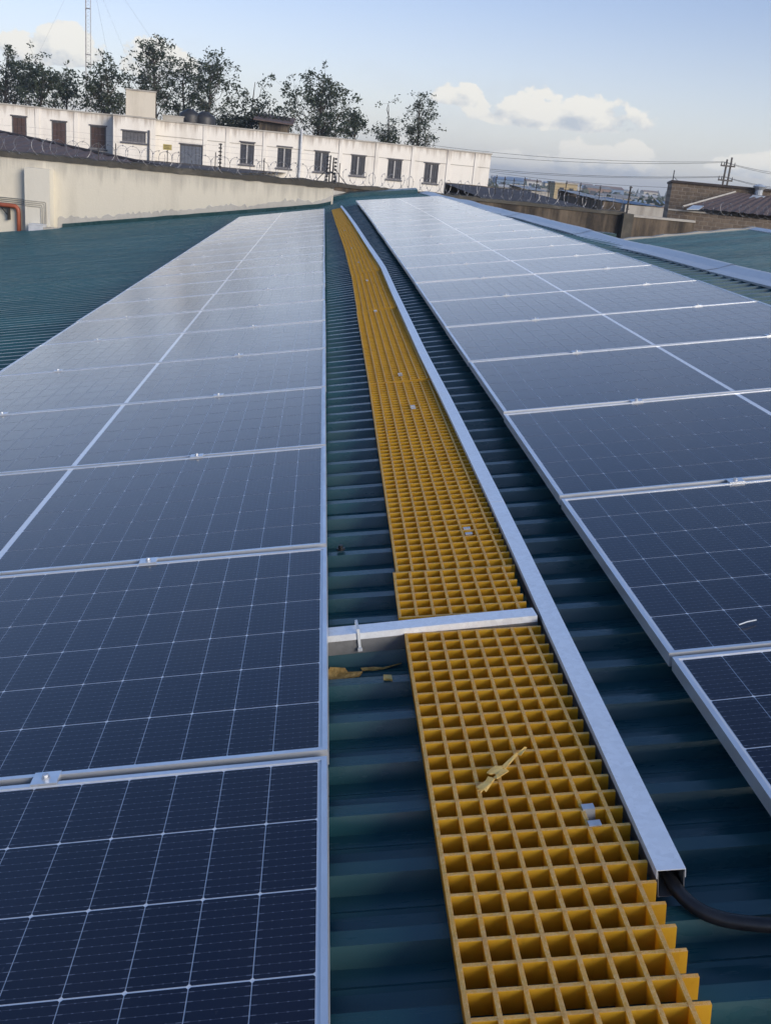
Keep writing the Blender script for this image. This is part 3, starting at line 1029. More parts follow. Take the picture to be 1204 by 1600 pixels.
def roofz_at(x):                              # height of the roof pan at the wall, local x
    p = WMX @ Vector((x, 0, 0))
    u = (p.x - PAN * -ST) / CT
    return (rw(u, p.y, PAN)).z
def band(name, z_of, thick, mat, x0, x1, parent, step=.06, lower=-.5):
    mb = MB()
    n = int((x1 - x0) / step)
    for i in range(n + 1):
        x = x0 + (x1 - x0) * i / n
        zb = roofz_at(x) + lower
        zt = z_of(x)
        mb.v += [(x, -thick, zb), (x, -thick, zt), (x, 0.0, zt + .01)]
        if i:
            a = 3 * i
            for j in range(2):
                mb.f.append((a - 3 + j, a + j, a + j + 1, a - 3 + j + 1))
    return mb.build(name, mat, parent)
PX0 = on_wall(85, 300)[0]
band('cement_foot', lambda x: roofz_at(x) + .27 + .12 * mnoise.noise((x * 1.1, 0, 0)) + .10 * mnoise.noise((x * 5, 4, 0)) + .10 * mnoise.noise((x * 13, 4, 0)), .014, M['cement'], PX0 + .1, -.01, wall)
band('flashing', lambda x: roofz_at(x) + .13 + .012 * mnoise.noise((x * 2, 5, 0)), .05, M['flash'], PX0 + .25, -.02, wall, .2)
# pier, conduits, pipe at the left end
xa, za = on_wall(45, 261); xb, zb = on_wall(84, 263)
zfoot = roofz_at((xa + xb) / 2)
pier = MB().box(xa, xb, -.32, -.001, zfoot - .6, za).build('pier', M['wall_clean'], wall)
pipe = thing('orange_pipe', 'orange painted pipe bending down the wall at the left edge', 'pipe', WMX)
x0p, z0p = on_wall(-40, 315); x1p, z1p = on_wall(24, 321.5); x2p, z2p = on_wall(34, 360)
pts = [(x0p - 1, -.12, z1p), (x1p - .02, -.12, z1p)]
R_ = .15
for i in range(1, 6):
    a = PI / 2 * i / 6
    pts.append((x1p + R_ * math.sin(a), -.12, z1p - R_ * (1 - math.cos(a))))
pts += [(x1p + R_, -.12, z1p - R_ - .01), (x1p + R_, -.12, z2p - .4)]
MB().tube(pts, .062, 12).build('pipe_run', M['orange'], pipe, smooth=True)
xq, zq = on_wall(15, 326)
MB().box(xq, xq + .035, -.16, -.002, z1p - .40, z1p - .062).obox((xq - .20, -.14, z1p - .075), (.03, 0, 0), (0, .03, 0), (.21, 0, -.22)).box(xq - .22, xq + .04, -.16, -.002, z1p - .085, z1p - .062).build('bracket', M['steel_dk'], pipe)
for i, (pxv, pyv, pyl) in enumerate(((72.5, 316, 308.5), (70.0, 318.5, 311.5), (67.0, 321, 315), (64.5, 323.5, 318))):
    xv, zv = on_wall(pxv, pyv, .33)
    xl, zl = on_wall(-30, pyl + 2 - 6)
    zz = zv
    zf = zfoot + .02 + .05 * i * 0
    pts = [(xl - 1, -.02, zz), (xa - .03, -.02, zz), (xa - .014, -.05, zz), (xa - .014, -.32, zz), (xa + .01, -.335, zz), (xv - .05, -.335, zz), (xv - .012, -.335, zz - .012), (xv, -.335, zz - .06), (xv, -.335, zf)]
    o = MB().tube(pts, .012, 8).build('conduit', M['conduit'], smooth=True)
    o.matrix_world = WMX
    tag(o, '%s of the four thin conduits bending down the wall pier' % ('outermost', 'second outermost', 'second innermost', 'innermost')[i], 'conduit', 'conduits on the wall pier')
bx0, bz0 = on_wall(49.5, 349, .4); bx1, bz1 = on_wall(88, 349, .4)
o = MB().box(bx0, bx0 + .42, -.62, -.325, zfoot - .3, bz0 - .02).box(bx0, bx0 + .43, -.63, -.326, bz0 - .018, bz0 + .012).build('cable_box', M['box_w'])
o.matrix_world = WMX
tag(o, 'white metal box at the foot of the wall pier', 'box')
o = MB().obox((bx0 + .43, -.62, zfoot - .3), (.38, .05, 0), (0, .29, 0), (0, 0, .3 + bz0 - zfoot - .06)).build('cement_block', M['cement'])
o.matrix_world = WMX
tag(o, 'rough pale cement lump beside the white box at the pier foot', 'cement')

# the lower stained wall running on to the right
Y2 = 33.2
s0 = at(521, 290, Y2); s1 = at(972, 335, Y2)
STOP = s0.z
stain = thing('stained_wall', 'brown weather-stained wall behind the right solar row and ridge', 'wall')
npt = 60
mb = MB()
for i in range(npt + 1):
    x = s0.x - .4 + (s1.x + .1 - s0.x + .4) * i / npt
    zt = STOP + (s1.z - s0.z) * i / npt + .02 * mnoise.noise((x * 2, 0, 0))
    mb.v += [(x, Y2, -8), (x, Y2, zt), (x, Y2 + .25, zt), (x, Y2 + .25, -8)]
    if i:
        a = 4 * i
        for j in range(3):
            mb.f.append((a - 4 + j, a + j, a + j + 1, a - 4 + j + 1))
mb.f += [tuple(4 * npt + j for j in (3, 2, 1, 0)), (0, 1, 2, 3)]
mb.build('wall_face', M['dirty'], stain)
c0 = at(524, 296, Y2)
mb = MB()
for i in range(31):
    x = s0.x - .3 + 3.4 * i / 30
    z1_ = STOP - .10 + .03 * mnoise.noise((x * 3, 2, 0)) - .012 * i
    mb.v += [(x, Y2 - .012, -2), (x, Y2 - .012, z1_)]
    if i:
        mb.f.append((2 * i - 2, 2 * i, 2 * i + 1, 2 * i - 1))
mb.build('cement_patch', M['cement'], stain)
mb = MB()
nx_ = 120
for i in range(nx_ + 1):
    x = s0.x - .4 + (s1.x - s0.x + .5) * i / nx_
    zt = STOP + (s1.z - s0.z) * i / nx_
    h = .09 + .04 * mnoise.noise((x * 1.7, 3, 5)) + .025 * mnoise.noise((x * 7, 1, 5))
    mb.v += [(x, Y2 - .04, zt - .03), (x, Y2 - .03, zt + h * .8), (x, Y2 + .1, zt + h), (x, Y2 + .29, zt + h * .7), (x, Y2 + .29, zt - .03)]
    if i:
        a = 5 * i
        for j in range(4):
            mb.f.append((a - 5 + j, a + j, a + j + 1, a - 5 + j + 1))
mb.f += [(0, 1, 2, 3, 4), tuple(5 * nx_ + j for j in (4, 3, 2, 1, 0))]
mb.build('mossy_coping', M['moss'], stain)
MB().box(s1.x - .02, s1.x + .30, Y2 - .25, Y2 + .3, -8, s1.z + .04).build('end_pier', M['moss'], stain)
# green upstand where the roof meets that wall
mb = MB()
for i in range(21):
    u = .18 + 2.6 * i / 20
    a = rw(u, 32.55, PAN - .1); b = rw(u, 32.6, PAN + .15)
    mb.v += [tuple(a), tuple(b), (b.x, b.y + .62, b.z + .03)]
    if i:
        k0 = 3 * i
        mb.f += [(k0 - 3, k0, k0 + 1, k0 - 2), (k0 - 2, k0 + 1, k0 + 2, k0 - 1)]
mb.build('end_flashing', M['flash'], shed)

# lower garden wall further right, pale coping
p0 = at(955, 333.5, 36); p1 = at(1042, 341, 36)
lw = thing('low_wall', 'low brown wall with a pale coping left of the stone building', 'wall')
MB().box(p0.x, p1.x + 1, 36, 36.25, -8, p0.z - .05).build('wall_face', M['dirty'], lw)
MB().box(p0.x - .03, p1.x + 1, 35.96, 36.3, p0.z - .05, p0.z + .02).build('coping', M['concrete_lt'], lw)

# ------------------------------------------------------------------ razor wire, posts and fence wires
def coil(x0, x1, y, zc, r, pitch, mw, label, seed=0, rr=.006):
    mb = MB()
    rnd = random.Random(seed)
    n = int((x1 - x0) / pitch * 18)
    pts = []
    ph = rnd.random() * 6
    for i in range(n + 1):
        x = x0 + (x1 - x0) * i / n
        a = ph + 2 * PI * i / 18
        rl = r * (1 + .13 * mnoise.noise((x * 1.3, seed, 0)))
        pts.append((x + .05 * math.sin(a * .5) + .75 * rl * math.cos(a), y + rl * math.cos(a), zc + rl * math.sin(a) + .04 * mnoise.noise((x * .9, seed, 4))))
    mb.tube(pts, rr, 3, False)
    for i in range(0, n, 3):                  # barbs
        p = Vector(pts[i])
        for s in (-1, 1):
            mb.add([p + Vector((-.018, 0, -.004)), p + Vector((.018, 0, .004)), p + Vector((.004 * s, .012 * s, .03 * s))], [(0, 1, 2)])
    o = mb.build('razor_wire', M['wire'])
    if mw is not None:
        o.matrix_world = mw
    return tag(o, label, 'razor wire', 'razor wire coils on the walls')
xm = on_wall(243, 270)[0]
coil(LEFT, PX0, .1, WTOP + .30, .26, .40, WMX, 'razor wire coil on the cream wall in front of the brown roof, left end', 1)
coil(PX0, xm, .1, WTOP + .31, .26, .36, WMX, 'razor wire coil on the cream wall left of the yellow sign', 2)
coil(xm, -.1, .1, WTOP + .30, .24, .28, WMX, 'razor wire coil on the cream wall right of the yellow sign', 3)
sm = at(760, 300, Y2).x
def coil2(a, b, label, seed):
    za = STOP + (s1.z - s0.z) * ((a + b) / 2 - s0.x) / (s1.x - s0.x)
    coil(a, b, Y2 + .12, za + .28, .22, .30, None, label, seed)
coil2(s0.x + .3, sm, 'razor wire coil on the stained wall below the white building windows', 4)
coil2(sm, s1.x, 'razor wire coil on the stained wall in front of the far town', 5)
def post(px, pyt, label, mw=None, r=.016, ins=0, Y=None, foot=None):
    if mw is not None:
        x, z = on_wall(px, pyt, -.1)
        base = Vector((x, .1, WTOP + .05)); top = Vector((x, .1, z))
    else:
        p = at(px, pyt, Y)
        base = Vector((p.x, p.y, foot)); top = p
    t = thing('fence_post', label, 'post', mw, 'posts of the security fence')
    MB().tube([base, top], r, 6).build('shaft', M['steel_dk'], t)
    for i in range(ins):
        z = base.z + (top.z - base.z) * (.25 + .72 * i / max(1, ins - 1))
        MB().box(base.x - .045, base.x + .045, base.y - .05, base.y - .01, z - .018, z + .018).build('insulator', M['steel_dk'], t)
    return t
for px, pyt, ins, lab in ((154, 222, 0, 'thin post on the cream wall in front of the third brown window'), (181, 224, 0, 'thin post on the cream wall below the flat projecting block corner'), (337, 238, 0, 'thin short post beside the striped post right of the blue shutter'),
                          (345, 224, 7, 'striped insulator post on the cream wall right of the blue shutter'), (413, 247, 0, 'thin post on the cream wall between the first two small windows'), (531, 255, 0, 'thin post just right of the insulator corner posts')):
    post(px, pyt, lab, WMX, ins=ins, r=.014 if not ins else .02)
# sign on the wall
xs, zs = on_wall(262, 230, -.1)
t = thing('warning_sign', 'small yellow sign plate on a thin post above the cream wall', 'sign', WMX)
MB().tube([(xs, .1, WTOP + .05), (xs, .1, zs + .05)], .012, 6).build('post', M['steel_dk'], t)
MB().box(xs - .125, xs + .125, .075, .088, zs - .075, zs + .075).build('plate', M['sign'], t)
for i in range(3):
    MB().box(xs - .09, xs + .09 - .03 * (i % 2), .0725, .0745, zs + .035 - i * .04, zs + .047 - i * .04).build('print_line', M['steel_dk'], t)
# corner insulator posts at the wall end
for i, (px, pyt, side, lab) in enumerate(((519, 243, -1, 'tall corner post with insulators at the cream wall end, left one'), (523.5, 246, 1, 'tall corner post with insulators at the cream wall end, right one'))):
    x, z = on_wall(px, pyt, -.1)
    x = -.13 + .09 * i
    t = thing('insulator_post', lab, 'post', WMX, 'insulator posts at the wall corner')
    MB().tube([(x, .05, WTOP - .05), (x, .05, z)], .02, 8).build('shaft', M['steel_dk'], t)
    for j in range(7):
        zj = WTOP + .18 + (z - WTOP - .22) * j / 6
        MB().tube([(x, .05, zj), (x + side * .05, .02, zj)], .009, 6).tube([(x + side * .05, .02, zj), (x + side * .075, .01, zj), (x + side * .10, 0, zj)], [.03, .034, .018], 8).build('insulator', M['tank'], t)
    MB().tube([(x, .05, WTOP + .55), (x + side * .45, .12, WTOP + .05)], .012, 6).build('stay', M['steel_dk'], t)
coilz = WTOP + .22
mb = MB()
for q in range(5):
    pts = []
    for i in range(25):
        a = 2 * PI * i / 24
        pts.append((-.09 + .17 * math.cos(a) * (1 - .08 * q), .02 + .02 * q, coilz + .20 * math.sin(a) * (1 - .06 * q)))
    mb.tube(pts, .006, 4, False)
o = mb.build('wire_bundle', M['wire'])
o.matrix_world = WMX
tag(o, 'round bundle of spare wire hung on the corner posts', 'wire')
for i in range(4):
    z = WTOP + .34 + .16 * i
    pts = [(LEFT + (-.1 - LEFT) * q / 12, .1, z + .012 * math.sin(q * 2.1 + i)) for q in range(13)]
    o = MB().tube(pts, .0022, 3, False).build('fence_wire', M['wire'])
    o.matrix_world = WMX
    tag(o, 'thin fence wire above the cream wall, %s from the coping' % ORD[i], 'wire', 'fence wires over the cream wall')
# posts on the stained wall and beyond
post(985, 291, 'dark leaning fence post at the end of the stained wall', None, .03, 6, 34.0, s1.z - .3)
for i, px in enumerate((776, 789, 803, 820, 839, 859, 885, 907, 938)):
    py = 273.5 + (px - 776) * .080 + (i % 3) * 1.5
    post(px, py, 'dark fence post in front of the far town, %s from the white building' % ORD[i], None, .018, 4, 44, -2.2)
for i in range(5):
    a = at(772, 279 + i * 4.2, 44); b = at(945, 293.5 + i * 4.0, 44)
    o = MB().tube([a, (a + b) / 2 + Vector((0, 0, -.02)), b], .0035, 3, False).build('fence_wire', M['wire_dk'])
    tag(o, 'dark fence wire strung between the far posts, %s from the top' % ORD[i], 'wire', 'fence wires between the far posts')

# ------------------------------------------------------------------ brown roofed building behind the wall on the left
e0 = at(292, 263, 36.5); 
hip = at(-160, 172, 52)
b_roof = thing('brown_roof_building', 'low building with dark brown iron roof behind the cream wall at left', 'building')
eave_z = e0.z - .15
p_e1 = Vector((e0.x, 36.5, eave_z)); p_e0 = Vector((-40, 36.5, eave_z)); p_h = hip; p_h0 = Vector((-40, 52, hip.z))
hd = (p_h - p_e1)
def roofpt(s, t):
    """s along x, t 0..1 up the slope"""
    return Vector((s, 36.5 + 15.5 * t, eave_z + (hip.z - eave_z) * t))
mb = MB()
n = 130
x0_, x1_ = -40, p_e1.x
for i in range(n + 1):
    x = x0_ + (x1_ - x0_) * i / n
    tmax = min(1.0, (p_e1.x - x) / max(1e-6, (p_e1.x - p_h.x)))
    dz = .035 if i % 2 else 0
    a = roofpt(x, 0); b = roofpt(x, tmax)
    mb.v += [(a.x, a.y, a.z + dz), (b.x, b.y, b.z + dz)]
    if i:
        mb.f.append((2 * i - 2, 2 * i, 2 * i + 1, 2 * i - 1))
mb.build('roof', M['rust'], b_roof)
mb = MB().tube([p_e1 + Vector((0, 0, .03)), p_h + Vector((0, 0, .03))], .07, 6)
mb.build('hip_cap', M['rust2'], b_roof)
mb = MB().add([p_e1 + Vector((0, .1, 0)), p_h, Vector((p_h.x, 66, eave_z)), Vector((p_e1.x + 3, 66, eave_z))], [(0, 3, 2, 1)])
mb.build('roof_back', M['rust2'], b_roof)
MB().box(-39, p_e1.x - .5, 37, 65, -8, eave_z - .1).build('wall', M['cement'], b_roof)

# ------------------------------------------------------------------ long white building
B0 = at(243, 187, 60); B1 = at(767, 243, 63)
BZ = (B0.z + B1.z) / 2
Bx = Vector((B1.x - B0.x, B1.y - B0.y, 0)).normalized()
By = Vector((-Bx.y, Bx.x, 0))
BMX = Matrix(((Bx.x, By.x, 0, B0.x), (Bx.y, By.y, 0, B0.y), (0, 0, 1, BZ), (0, 0, 0, 1)))
BLEN = Vector((B1.x - B0.x, B1.y - B0.y, 0)).length
BI = BMX.inverted()
def on_b(px, py, off=0.):
    q = BI @ onplane(px, py, Vector(B0) - By * off, By)
    return q.x, q.z
bld = thing('white_building', 'long stained white flat-roofed building with a row of small windows', 'building', BMX)
def holed_wall(x0, x1, z0, z1, y, t, holes):
    xs = sorted({x0, x1, *[h[0] for h in holes], *[h[1] for h in holes]})
    zs = sorted({z0, z1, *[h[2] for h in holes], *[h[3] for h in holes]})
    mb = MB()
    for i in range(len(xs) - 1):
        for j in range(len(zs) - 1):
            cx, cz = (xs[i] + xs[i + 1]) / 2, (zs[j] + zs[j + 1]) / 2
            if any(h[0] < cx < h[1] and h[2] < cz < h[3] for h in holes):
                continue
            mb.add([(xs[i], y, zs[j]), (xs[i + 1], y, zs[j]), (xs[i + 1], y, zs[j + 1]), (xs[i], y, zs[j + 1])], [(0, 1, 2, 3)])
    for h in holes:                            # reveals
        a, b, c, d = h
        mb.add([(a, y, c), (b, y, c), (b, y, d), (a, y, d), (a, y + t, c), (b, y + t, c), (b, y + t, d), (a, y + t, d)], [(0, 4, 5, 1), (1, 5, 6, 2), (2, 6, 7, 3), (3, 7, 4, 0)])
    mb.add([(x0, y, z1), (x1, y, z1), (x1, y + t, z1), (x0, y + t, z1)], [(0, 1, 2, 3)])
    mb.add([(x1, y, z0), (x1, y + t, z0), (x1, y + t, z1), (x1, y, z1)], [(0, 1, 2, 3)])
    return mb
def window(parent, h, y, kind):
    a, b, c, d = h
    fw = .06
    fr = MB().box(a, b, y + .05, y + .12, c, c + fw).box(a, b, y + .05, y + .12, d - fw, d).box(a, a + fw, y + .05, y + .12, c + fw, d - fw).box(b - fw, b, y + .05, y + .12, c + fw, d - fw)
    w = fr.build('window', M['frame_dk'], parent)
    m_ = (a + b) / 2
    if kind == 'glass':
        MB().box(m_ - .035, m_ + .035, y + .04, y + .10, c + fw, d - fw).build('mullion', M['frame_lt'], w)
        MB().box(a + fw, m_ - .035, y + .085, y + .095, c + fw, d - fw).build('pane', M['dkwin'], w)
        MB().box(m_ + .035, b - fw, y + .085, y + .095, c + fw, d - fw).build('pane', M['dkwin'], w)
        n = 5
        for i in range(1, n):
            x = a + (b - a) * i / n
            MB().box(x - .008, x + .008, y + .03, y + .046, c + .02, d - .02).build('burglar_bar', M['frame_dk'], w)
    elif kind in ('brown', 'blue', 'grey'):
        mm = {'brown': M['shutter'], 'blue': M['blueshut'], 'grey': M['frame_dk']}[kind]
        ns = max(2, int((b - a) / .2))
        for i in range(ns):
            xa_, xb_ = a + fw + (b - a - 2 * fw) * i / ns, a + fw + (b - a - 2 * fw) * (i + 1) / ns
            MB().box(xa_ + .008, xb_ - .008, y + .06 + .012 * (i % 2), y + .10, c + fw, d - fw).build('shutter_leaf', mm, w)
        MB().box(a + fw, b - fw, y + .105, y + .12, c + fw, d - fw).build('backing', M['tank'], w)
    MB().box(a - .08, b + .08, y - .07, y - .004, c - .09, c - .005).build('sill', M['frame_dk'], w)
    MB().box(a - .06, b + .06, y - .05, y - .004, d + .005, d + .07).build('lintel', M['frame_dk'], w)
def hole(px0, px1, py0, py1, off=0.):
    cx, cy = (px0 + px1) / 2, (py0 + py1) / 2
    x, z = on_b(cx, cy, off)
    xa_, _ = on_b(px0, cy, off); xb_, _ = on_b(px1, cy, off)
    hz = (py1 - py0 - 2) / 2 / (FPX / (EYE - Vector(B0)).length)
    return (x - (xb_ - xa_) / 2, x + (xb_ - xa_) / 2, z - hz, z + hz)
wins = [hole(375, 397, 224, 256), hole(433, 455, 231, 262), hole(491, 513, 238, 268), hole(548, 570, 244, 274), hole(605, 627, 250, 280), hole(662, 684, 256, 286)]
big = hole(281, 319, 228, 260)
ZB = -8 - BZ
holed_wall(0, BLEN, ZB, 0, 0, .25, wins + [big]).build('wall', M['white'], bld)
for h in wins:
    window(bld, h, 0, 'glass')
window(bld, big, 0, 'blue')
# projecting block and left wing
PRJ = 1.4
xp0 = on_b(177, 200, PRJ)[0]; xp1 = on_b(243.5, 200, PRJ)[0]
lou = hole(191, 228, 206, 222, PRJ)
holed_wall(xp0, xp1, ZB, .02, -PRJ, .25, [lou]).build('projecting_wall', M['white'], bld)
window(bld, lou, -PRJ, 'grey')
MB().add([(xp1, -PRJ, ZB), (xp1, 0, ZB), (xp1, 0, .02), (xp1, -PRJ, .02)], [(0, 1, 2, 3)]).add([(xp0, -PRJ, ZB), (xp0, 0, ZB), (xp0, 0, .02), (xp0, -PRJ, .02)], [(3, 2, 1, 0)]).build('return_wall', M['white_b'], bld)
lw_ = [hole(19, 42, 184, 213), hole(81, 104, 192, 225), hole(141, 166, 199, 231)]
xl = on_b(-260, 150)[0]
holed_wall(xl, xp0, ZB, .03, 0, .25, lw_).build('wing_wall', M['white'], bld)
for h in lw_:
    window(bld, h, 0, 'brown')
MB().box(xl, BLEN - .02, .26, 9, -.6, -.35).build('roof_slab', M['concrete_lt'], bld)
MB().box(xl, xp0, -.05, .30, .032, .10).box(xp0 - .02, xp1 + .03, -PRJ - .05, .30, .024, .09).box(xp1 + .03, BLEN + .05, -.05, .30, .002, .07).build('parapet_cap', M['concrete_lt'], bld)
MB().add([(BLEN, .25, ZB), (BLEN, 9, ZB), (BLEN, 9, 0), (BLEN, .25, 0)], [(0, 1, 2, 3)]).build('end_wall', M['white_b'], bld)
for px in (302 + 18, 355, 413, 471, 532, 589, 646, 702, 745):       # columns
    x = on_b(px, 240)[0]
    MB().box(x - .11, x + .11, -.05, -.002, ZB, -.003).build('pilaster', M['white'], bld)
for px in (59, 119):
    x = on_b(px, 200)[0]
    MB().box(x - .11, x + .11, -.05, -.002, ZB, .0).build('pilaster', M['white'], bld)
xr = on_b(469, 240)[0]
MB().tube([(xr, -.13, ZB), (xr, -.13, .35)], .06, 8).build('downpipe', M['box_w'], bld)
xr = on_b(238.5, 240, PRJ)[0]
MB().tube([(xr - .2, -PRJ - .08, ZB), (xr - .2, -PRJ - .08, -.55)], .05, 8).build('downpipe', M['frame_dk'], bld)
MB().box(0.02, BLEN - .02, -.018, -.002, -.78, -.74).build('string_course', M['concrete_lt'], bld)
# stair tower block on top
xt0, zt0 = on_b(197, 140, PRJ); xt1, _ = on_b(243.5, 146, PRJ)
zt = (zt0 + on_b(243, 145, PRJ)[1]) / 2
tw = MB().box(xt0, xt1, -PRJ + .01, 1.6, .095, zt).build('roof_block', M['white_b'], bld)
MB().box(xt0 - .05, xt1 + .05, -PRJ - .04, 1.65, zt + .002, zt + .07).build('cap', M['concrete_lt'], tw)
# roof clutter
for i, (px, r, h, lab) in enumerate(((300, .62, 1.0, 'left black water tank on the white building roof'), (324, .62, .95, 'right black water tank on the white building roof'))):
    x, z = on_b(px, 190)
    mb = MB()
    zz = -.35
    mb.tube([(x, 3.2, zz), (x, 3.2, zz + .05), (x, 3.2, zz + h * .86), (x, 3.2, zz + h), (x, 3.2, zz + h + .18), (x, 3.2, zz + h + .24)], [r * .96, r, r, r * .92, r * .4, r * .3], 20)
    o = mb.build('water_tank', M['tank'], smooth=True)
    o.matrix_world = BMX
    tag(o, lab, 'water tank', 'water tanks on the white building')
x, z = on_b(262, 186)
o = MB().box(x - .25, x + .9, 1.5, 2.4, -.35, .35).box(x - .3, x + .95, 1.45, 2.45, .351, .40).build('roof_cabinet', M['concrete_lt'])
o.matrix_world = BMX
tag(o, 'grey low cabinet on the white building roof beside the block', 'cabinet')

# ------------------------------------------------------------------ shack and bushes behind the white building
def leaf_quad(mb, p, s, rnd):
    a = Vector((rnd.gauss(0, 1), rnd.gauss(0, 1), rnd.gauss(0, .8))).normalized()
    b = a.cross(Vector((rnd.gauss(0, 1), rnd.gauss(0, 1), rnd.gauss(0, 1)))).normalized()
    l, w = s * rnd.uniform(.7, 1.3), s * rnd.uniform(.32, .5)
    mb.add([p - a * l * .5, p + b * w * .5, p + a * l * .5, p - b * w * .5], [(0, 1, 2, 3)])
def tree(px, py_top, py_bot, halfw, Y, seed, label, dens=1., gap=.0, name='tree', ls=.27, lean=0., mat='leaf', shape=1.):
    rnd = random.Random(seed)
    top = at(px, py_top, Y); bot = at(px, py_bot, Y)
    base = Vector((top.x - lean * 2, Y, -8))
    rx = halfw * .86 / FPX * (Y - EYE.y)
    H = top.z - base.z
    cz = (top.z + bot.z) / 2 - .3
    rz = (top.z - bot.z) / 2 + .5
    t = thing(name, label, 'tree', None, 'trees behind the white building')
    wood, leaf = MB(), MB()
    def trunk_at(z):
        f = max(0., min(1., (z - base.z) / H))
        return Vector((base.x + (top.x - base.x) * f + .25 * math.sin(f * 5 + seed), Y + .2 * math.sin(f * 4 + seed * 2), base.z + H * f * .97))
    tp = [trunk_at(base.z + H * q / 9) for q in range(10)]
    wood.tube(tp, [.20 * (1 - q / 9) ** .8 + .02 for q in range(10)], 7)
    n = int(78 * dens * max(.6, rx * rz / 9))
    cnt = 0
    while cnt < n:
        v = Vector((rnd.uniform(-1, 1), rnd.uniform(-1, 1), rnd.uniform(-1, 1)))
        if v.length > 1 or v.length < .25 and rnd.random() < .6:
            continue
        wz = 1 - .35 * max(0, v.z) * shape
        p = Vector((top.x + v.x * rx * wz, Y + v.y * rx * wz * .9, cz + v.z * rz))
        if mnoise.noise((p.x * .75 + seed * 9, p.y * .5, p.z * .75)) < gap - .10:
            cnt += .34
            continue
        cnt += 1
        zr = max(base.z + H * .3, p.z - rnd.uniform(.5, .95) * (Vector((p.x, p.y)) - Vector((top.x, Y))).length - .5)
        r0 = trunk_at(zr)
        mid = (r0 + p) / 2 + Vector((rnd.uniform(-.2, .2), rnd.uniform(-.2, .2), -.12 * (p - r0).length))
        wood.tube([r0, mid, p], [.034, .022, .008], 4, False)
        for s in range(rnd.randint(3, 6)):
            q = p + Vector((rnd.gauss(0, .42), rnd.gauss(0, .42), rnd.gauss(0, .40)))
            wood.tube([mid + (p - mid) * rnd.uniform(.4, 1), q], [.009, .004], 3, False)
            for _ in range(int(rnd.randint(9, 16))):
                leaf_quad(leaf, q + Vector((rnd.gauss(0, .16), rnd.gauss(0, .16), rnd.gauss(0, .13))), ls, rnd)
    wood.build('trunk', M['bark'], t)
    leaf.build('crown', M[mat], t)
    return t
TREES = [(12, 72, 165, 38, 84, 'tall dark tree at the left edge of the picture', 1.1, -.02), (62, 88, 168, 34, 80, 'leafy tree left of the radio mast, second from the left edge', 1.0, .02),
         (100, 102, 168, 26, 86, 'thin sparse tree just left of the radio mast', .8, .06), (165, 96, 178, 31, 82, 'dense rounded tree between the radio mast and the roof block', 1.25, -.05),
         (242, 66, 180, 47, 84, 'tallest tree, rising behind the white roof block', 1.15, .0), (292, 96, 184, 30, 88, 'dark tree behind the black water tanks', 1.1, -.02), (335, 86, 190, 42, 82, 'tall tree right of the black water tanks', 1.15, .0),
         (396, 118, 200, 32, 86, 'thin bare-looking tree left of the big round tree', .55, .1), (500, 117, 212, 66, 80, 'big dark round tree behind the middle of the white building', 1.35, -.04),
         (552, 178, 222, 20, 84, 'low spreading tree at the right foot of the big round tree', .45, .05), (610, 154, 230, 20, 82, 'sparse young tree, left one of the two slim ones', .62, .04), (662, 142, 234, 21, 82, 'slim upright tree, rightmost behind the white building', .85, .0)]
for i, (px, a, b, hw, Y, lab, dn, gp) in enumerate(TREES):
    tree(px, a, b, hw, Y, 20 + i, lab, dn, gp, shape=.8 if i not in (2, 10, 11) else 1.7, ls=.27 if i not in (10, 11) else .22)
def bush(px, py_top, py_bot, halfw, Y, seed, label):
    rnd = random.Random(seed)
    top = at(px, py_top, Y); bot = at(px, py_bot, Y)
    rx = halfw / FPX * Y
    t = thing('bush', label, 'bush', None, 'bushes behind the white building')
    wood, leaf = MB(), MB()
    zc = (top.z + bot.z) / 2
    rz = (top.z - bot.z) / 2
    for i in range(9):
        wood.tube([(top.x + rnd.uniform(-.2, .2), Y, -8), (top.x + rnd.uniform(-.5, .5) * rx, Y + rnd.uniform(-.5, .5), zc - rz), (top.x + rnd.uniform(-.8, .8) * rx, Y + rnd.uniform(-1, 1), zc + rnd.uniform(-.4, .6) * rz)], [.06, .04, .012], 4, False)
    for i in range(230):
        v = Vector((rnd.uniform(-1, 1), rnd.uniform(-1, 1), rnd.uniform(-1, 1)))
        if v.length > 1:
            continue
        p = Vector((top.x + v.x * rx, Y + v.y * rx * .7, zc + v.z * rz * (1 + .25 * mnoise.noise((v.x * 3, seed, 0)))))
        for _ in range(10):
            leaf_quad(leaf, p + Vector((rnd.gauss(0, .2), rnd.gauss(0, .2), rnd.gauss(0, .16))), .24, rnd)
    wood.build('stem', M['bark'], t)
    leaf.build('foliage', M['leaf2'], t)
for i, (px, a, b, hw, lab) in enumerate(((366, 180, 205, 30, 'dark bush right of the black water tanks'), (418, 170, 208, 38, 'thick dark bush heaped over the brown shack'))):
    bush(px, a, b, hw, 74, 60 + i, lab)
sh = thing('brown_shack', 'brown shack with pale side wall in the bushes behind the white building', 'shack')
p = at(405, 180, 72); q = at(450, 205, 72)
MB().box(p.x, p.x + 1.9, 72, 76, -8, p.z - .35).build('wall', M['dirty'], sh)
MB().box(p.x + 1.1, p.x + 2.3, 71.5, 74, -8, p.z - .95).build('side_wall', M['concrete_lt'], sh)
MB().obox((p.x - .35, 71.6, p.z - .32), (2.6, 0, -.12), (0, 5, .55), (0, 0, .08)).build('roof', M['rust'], sh)

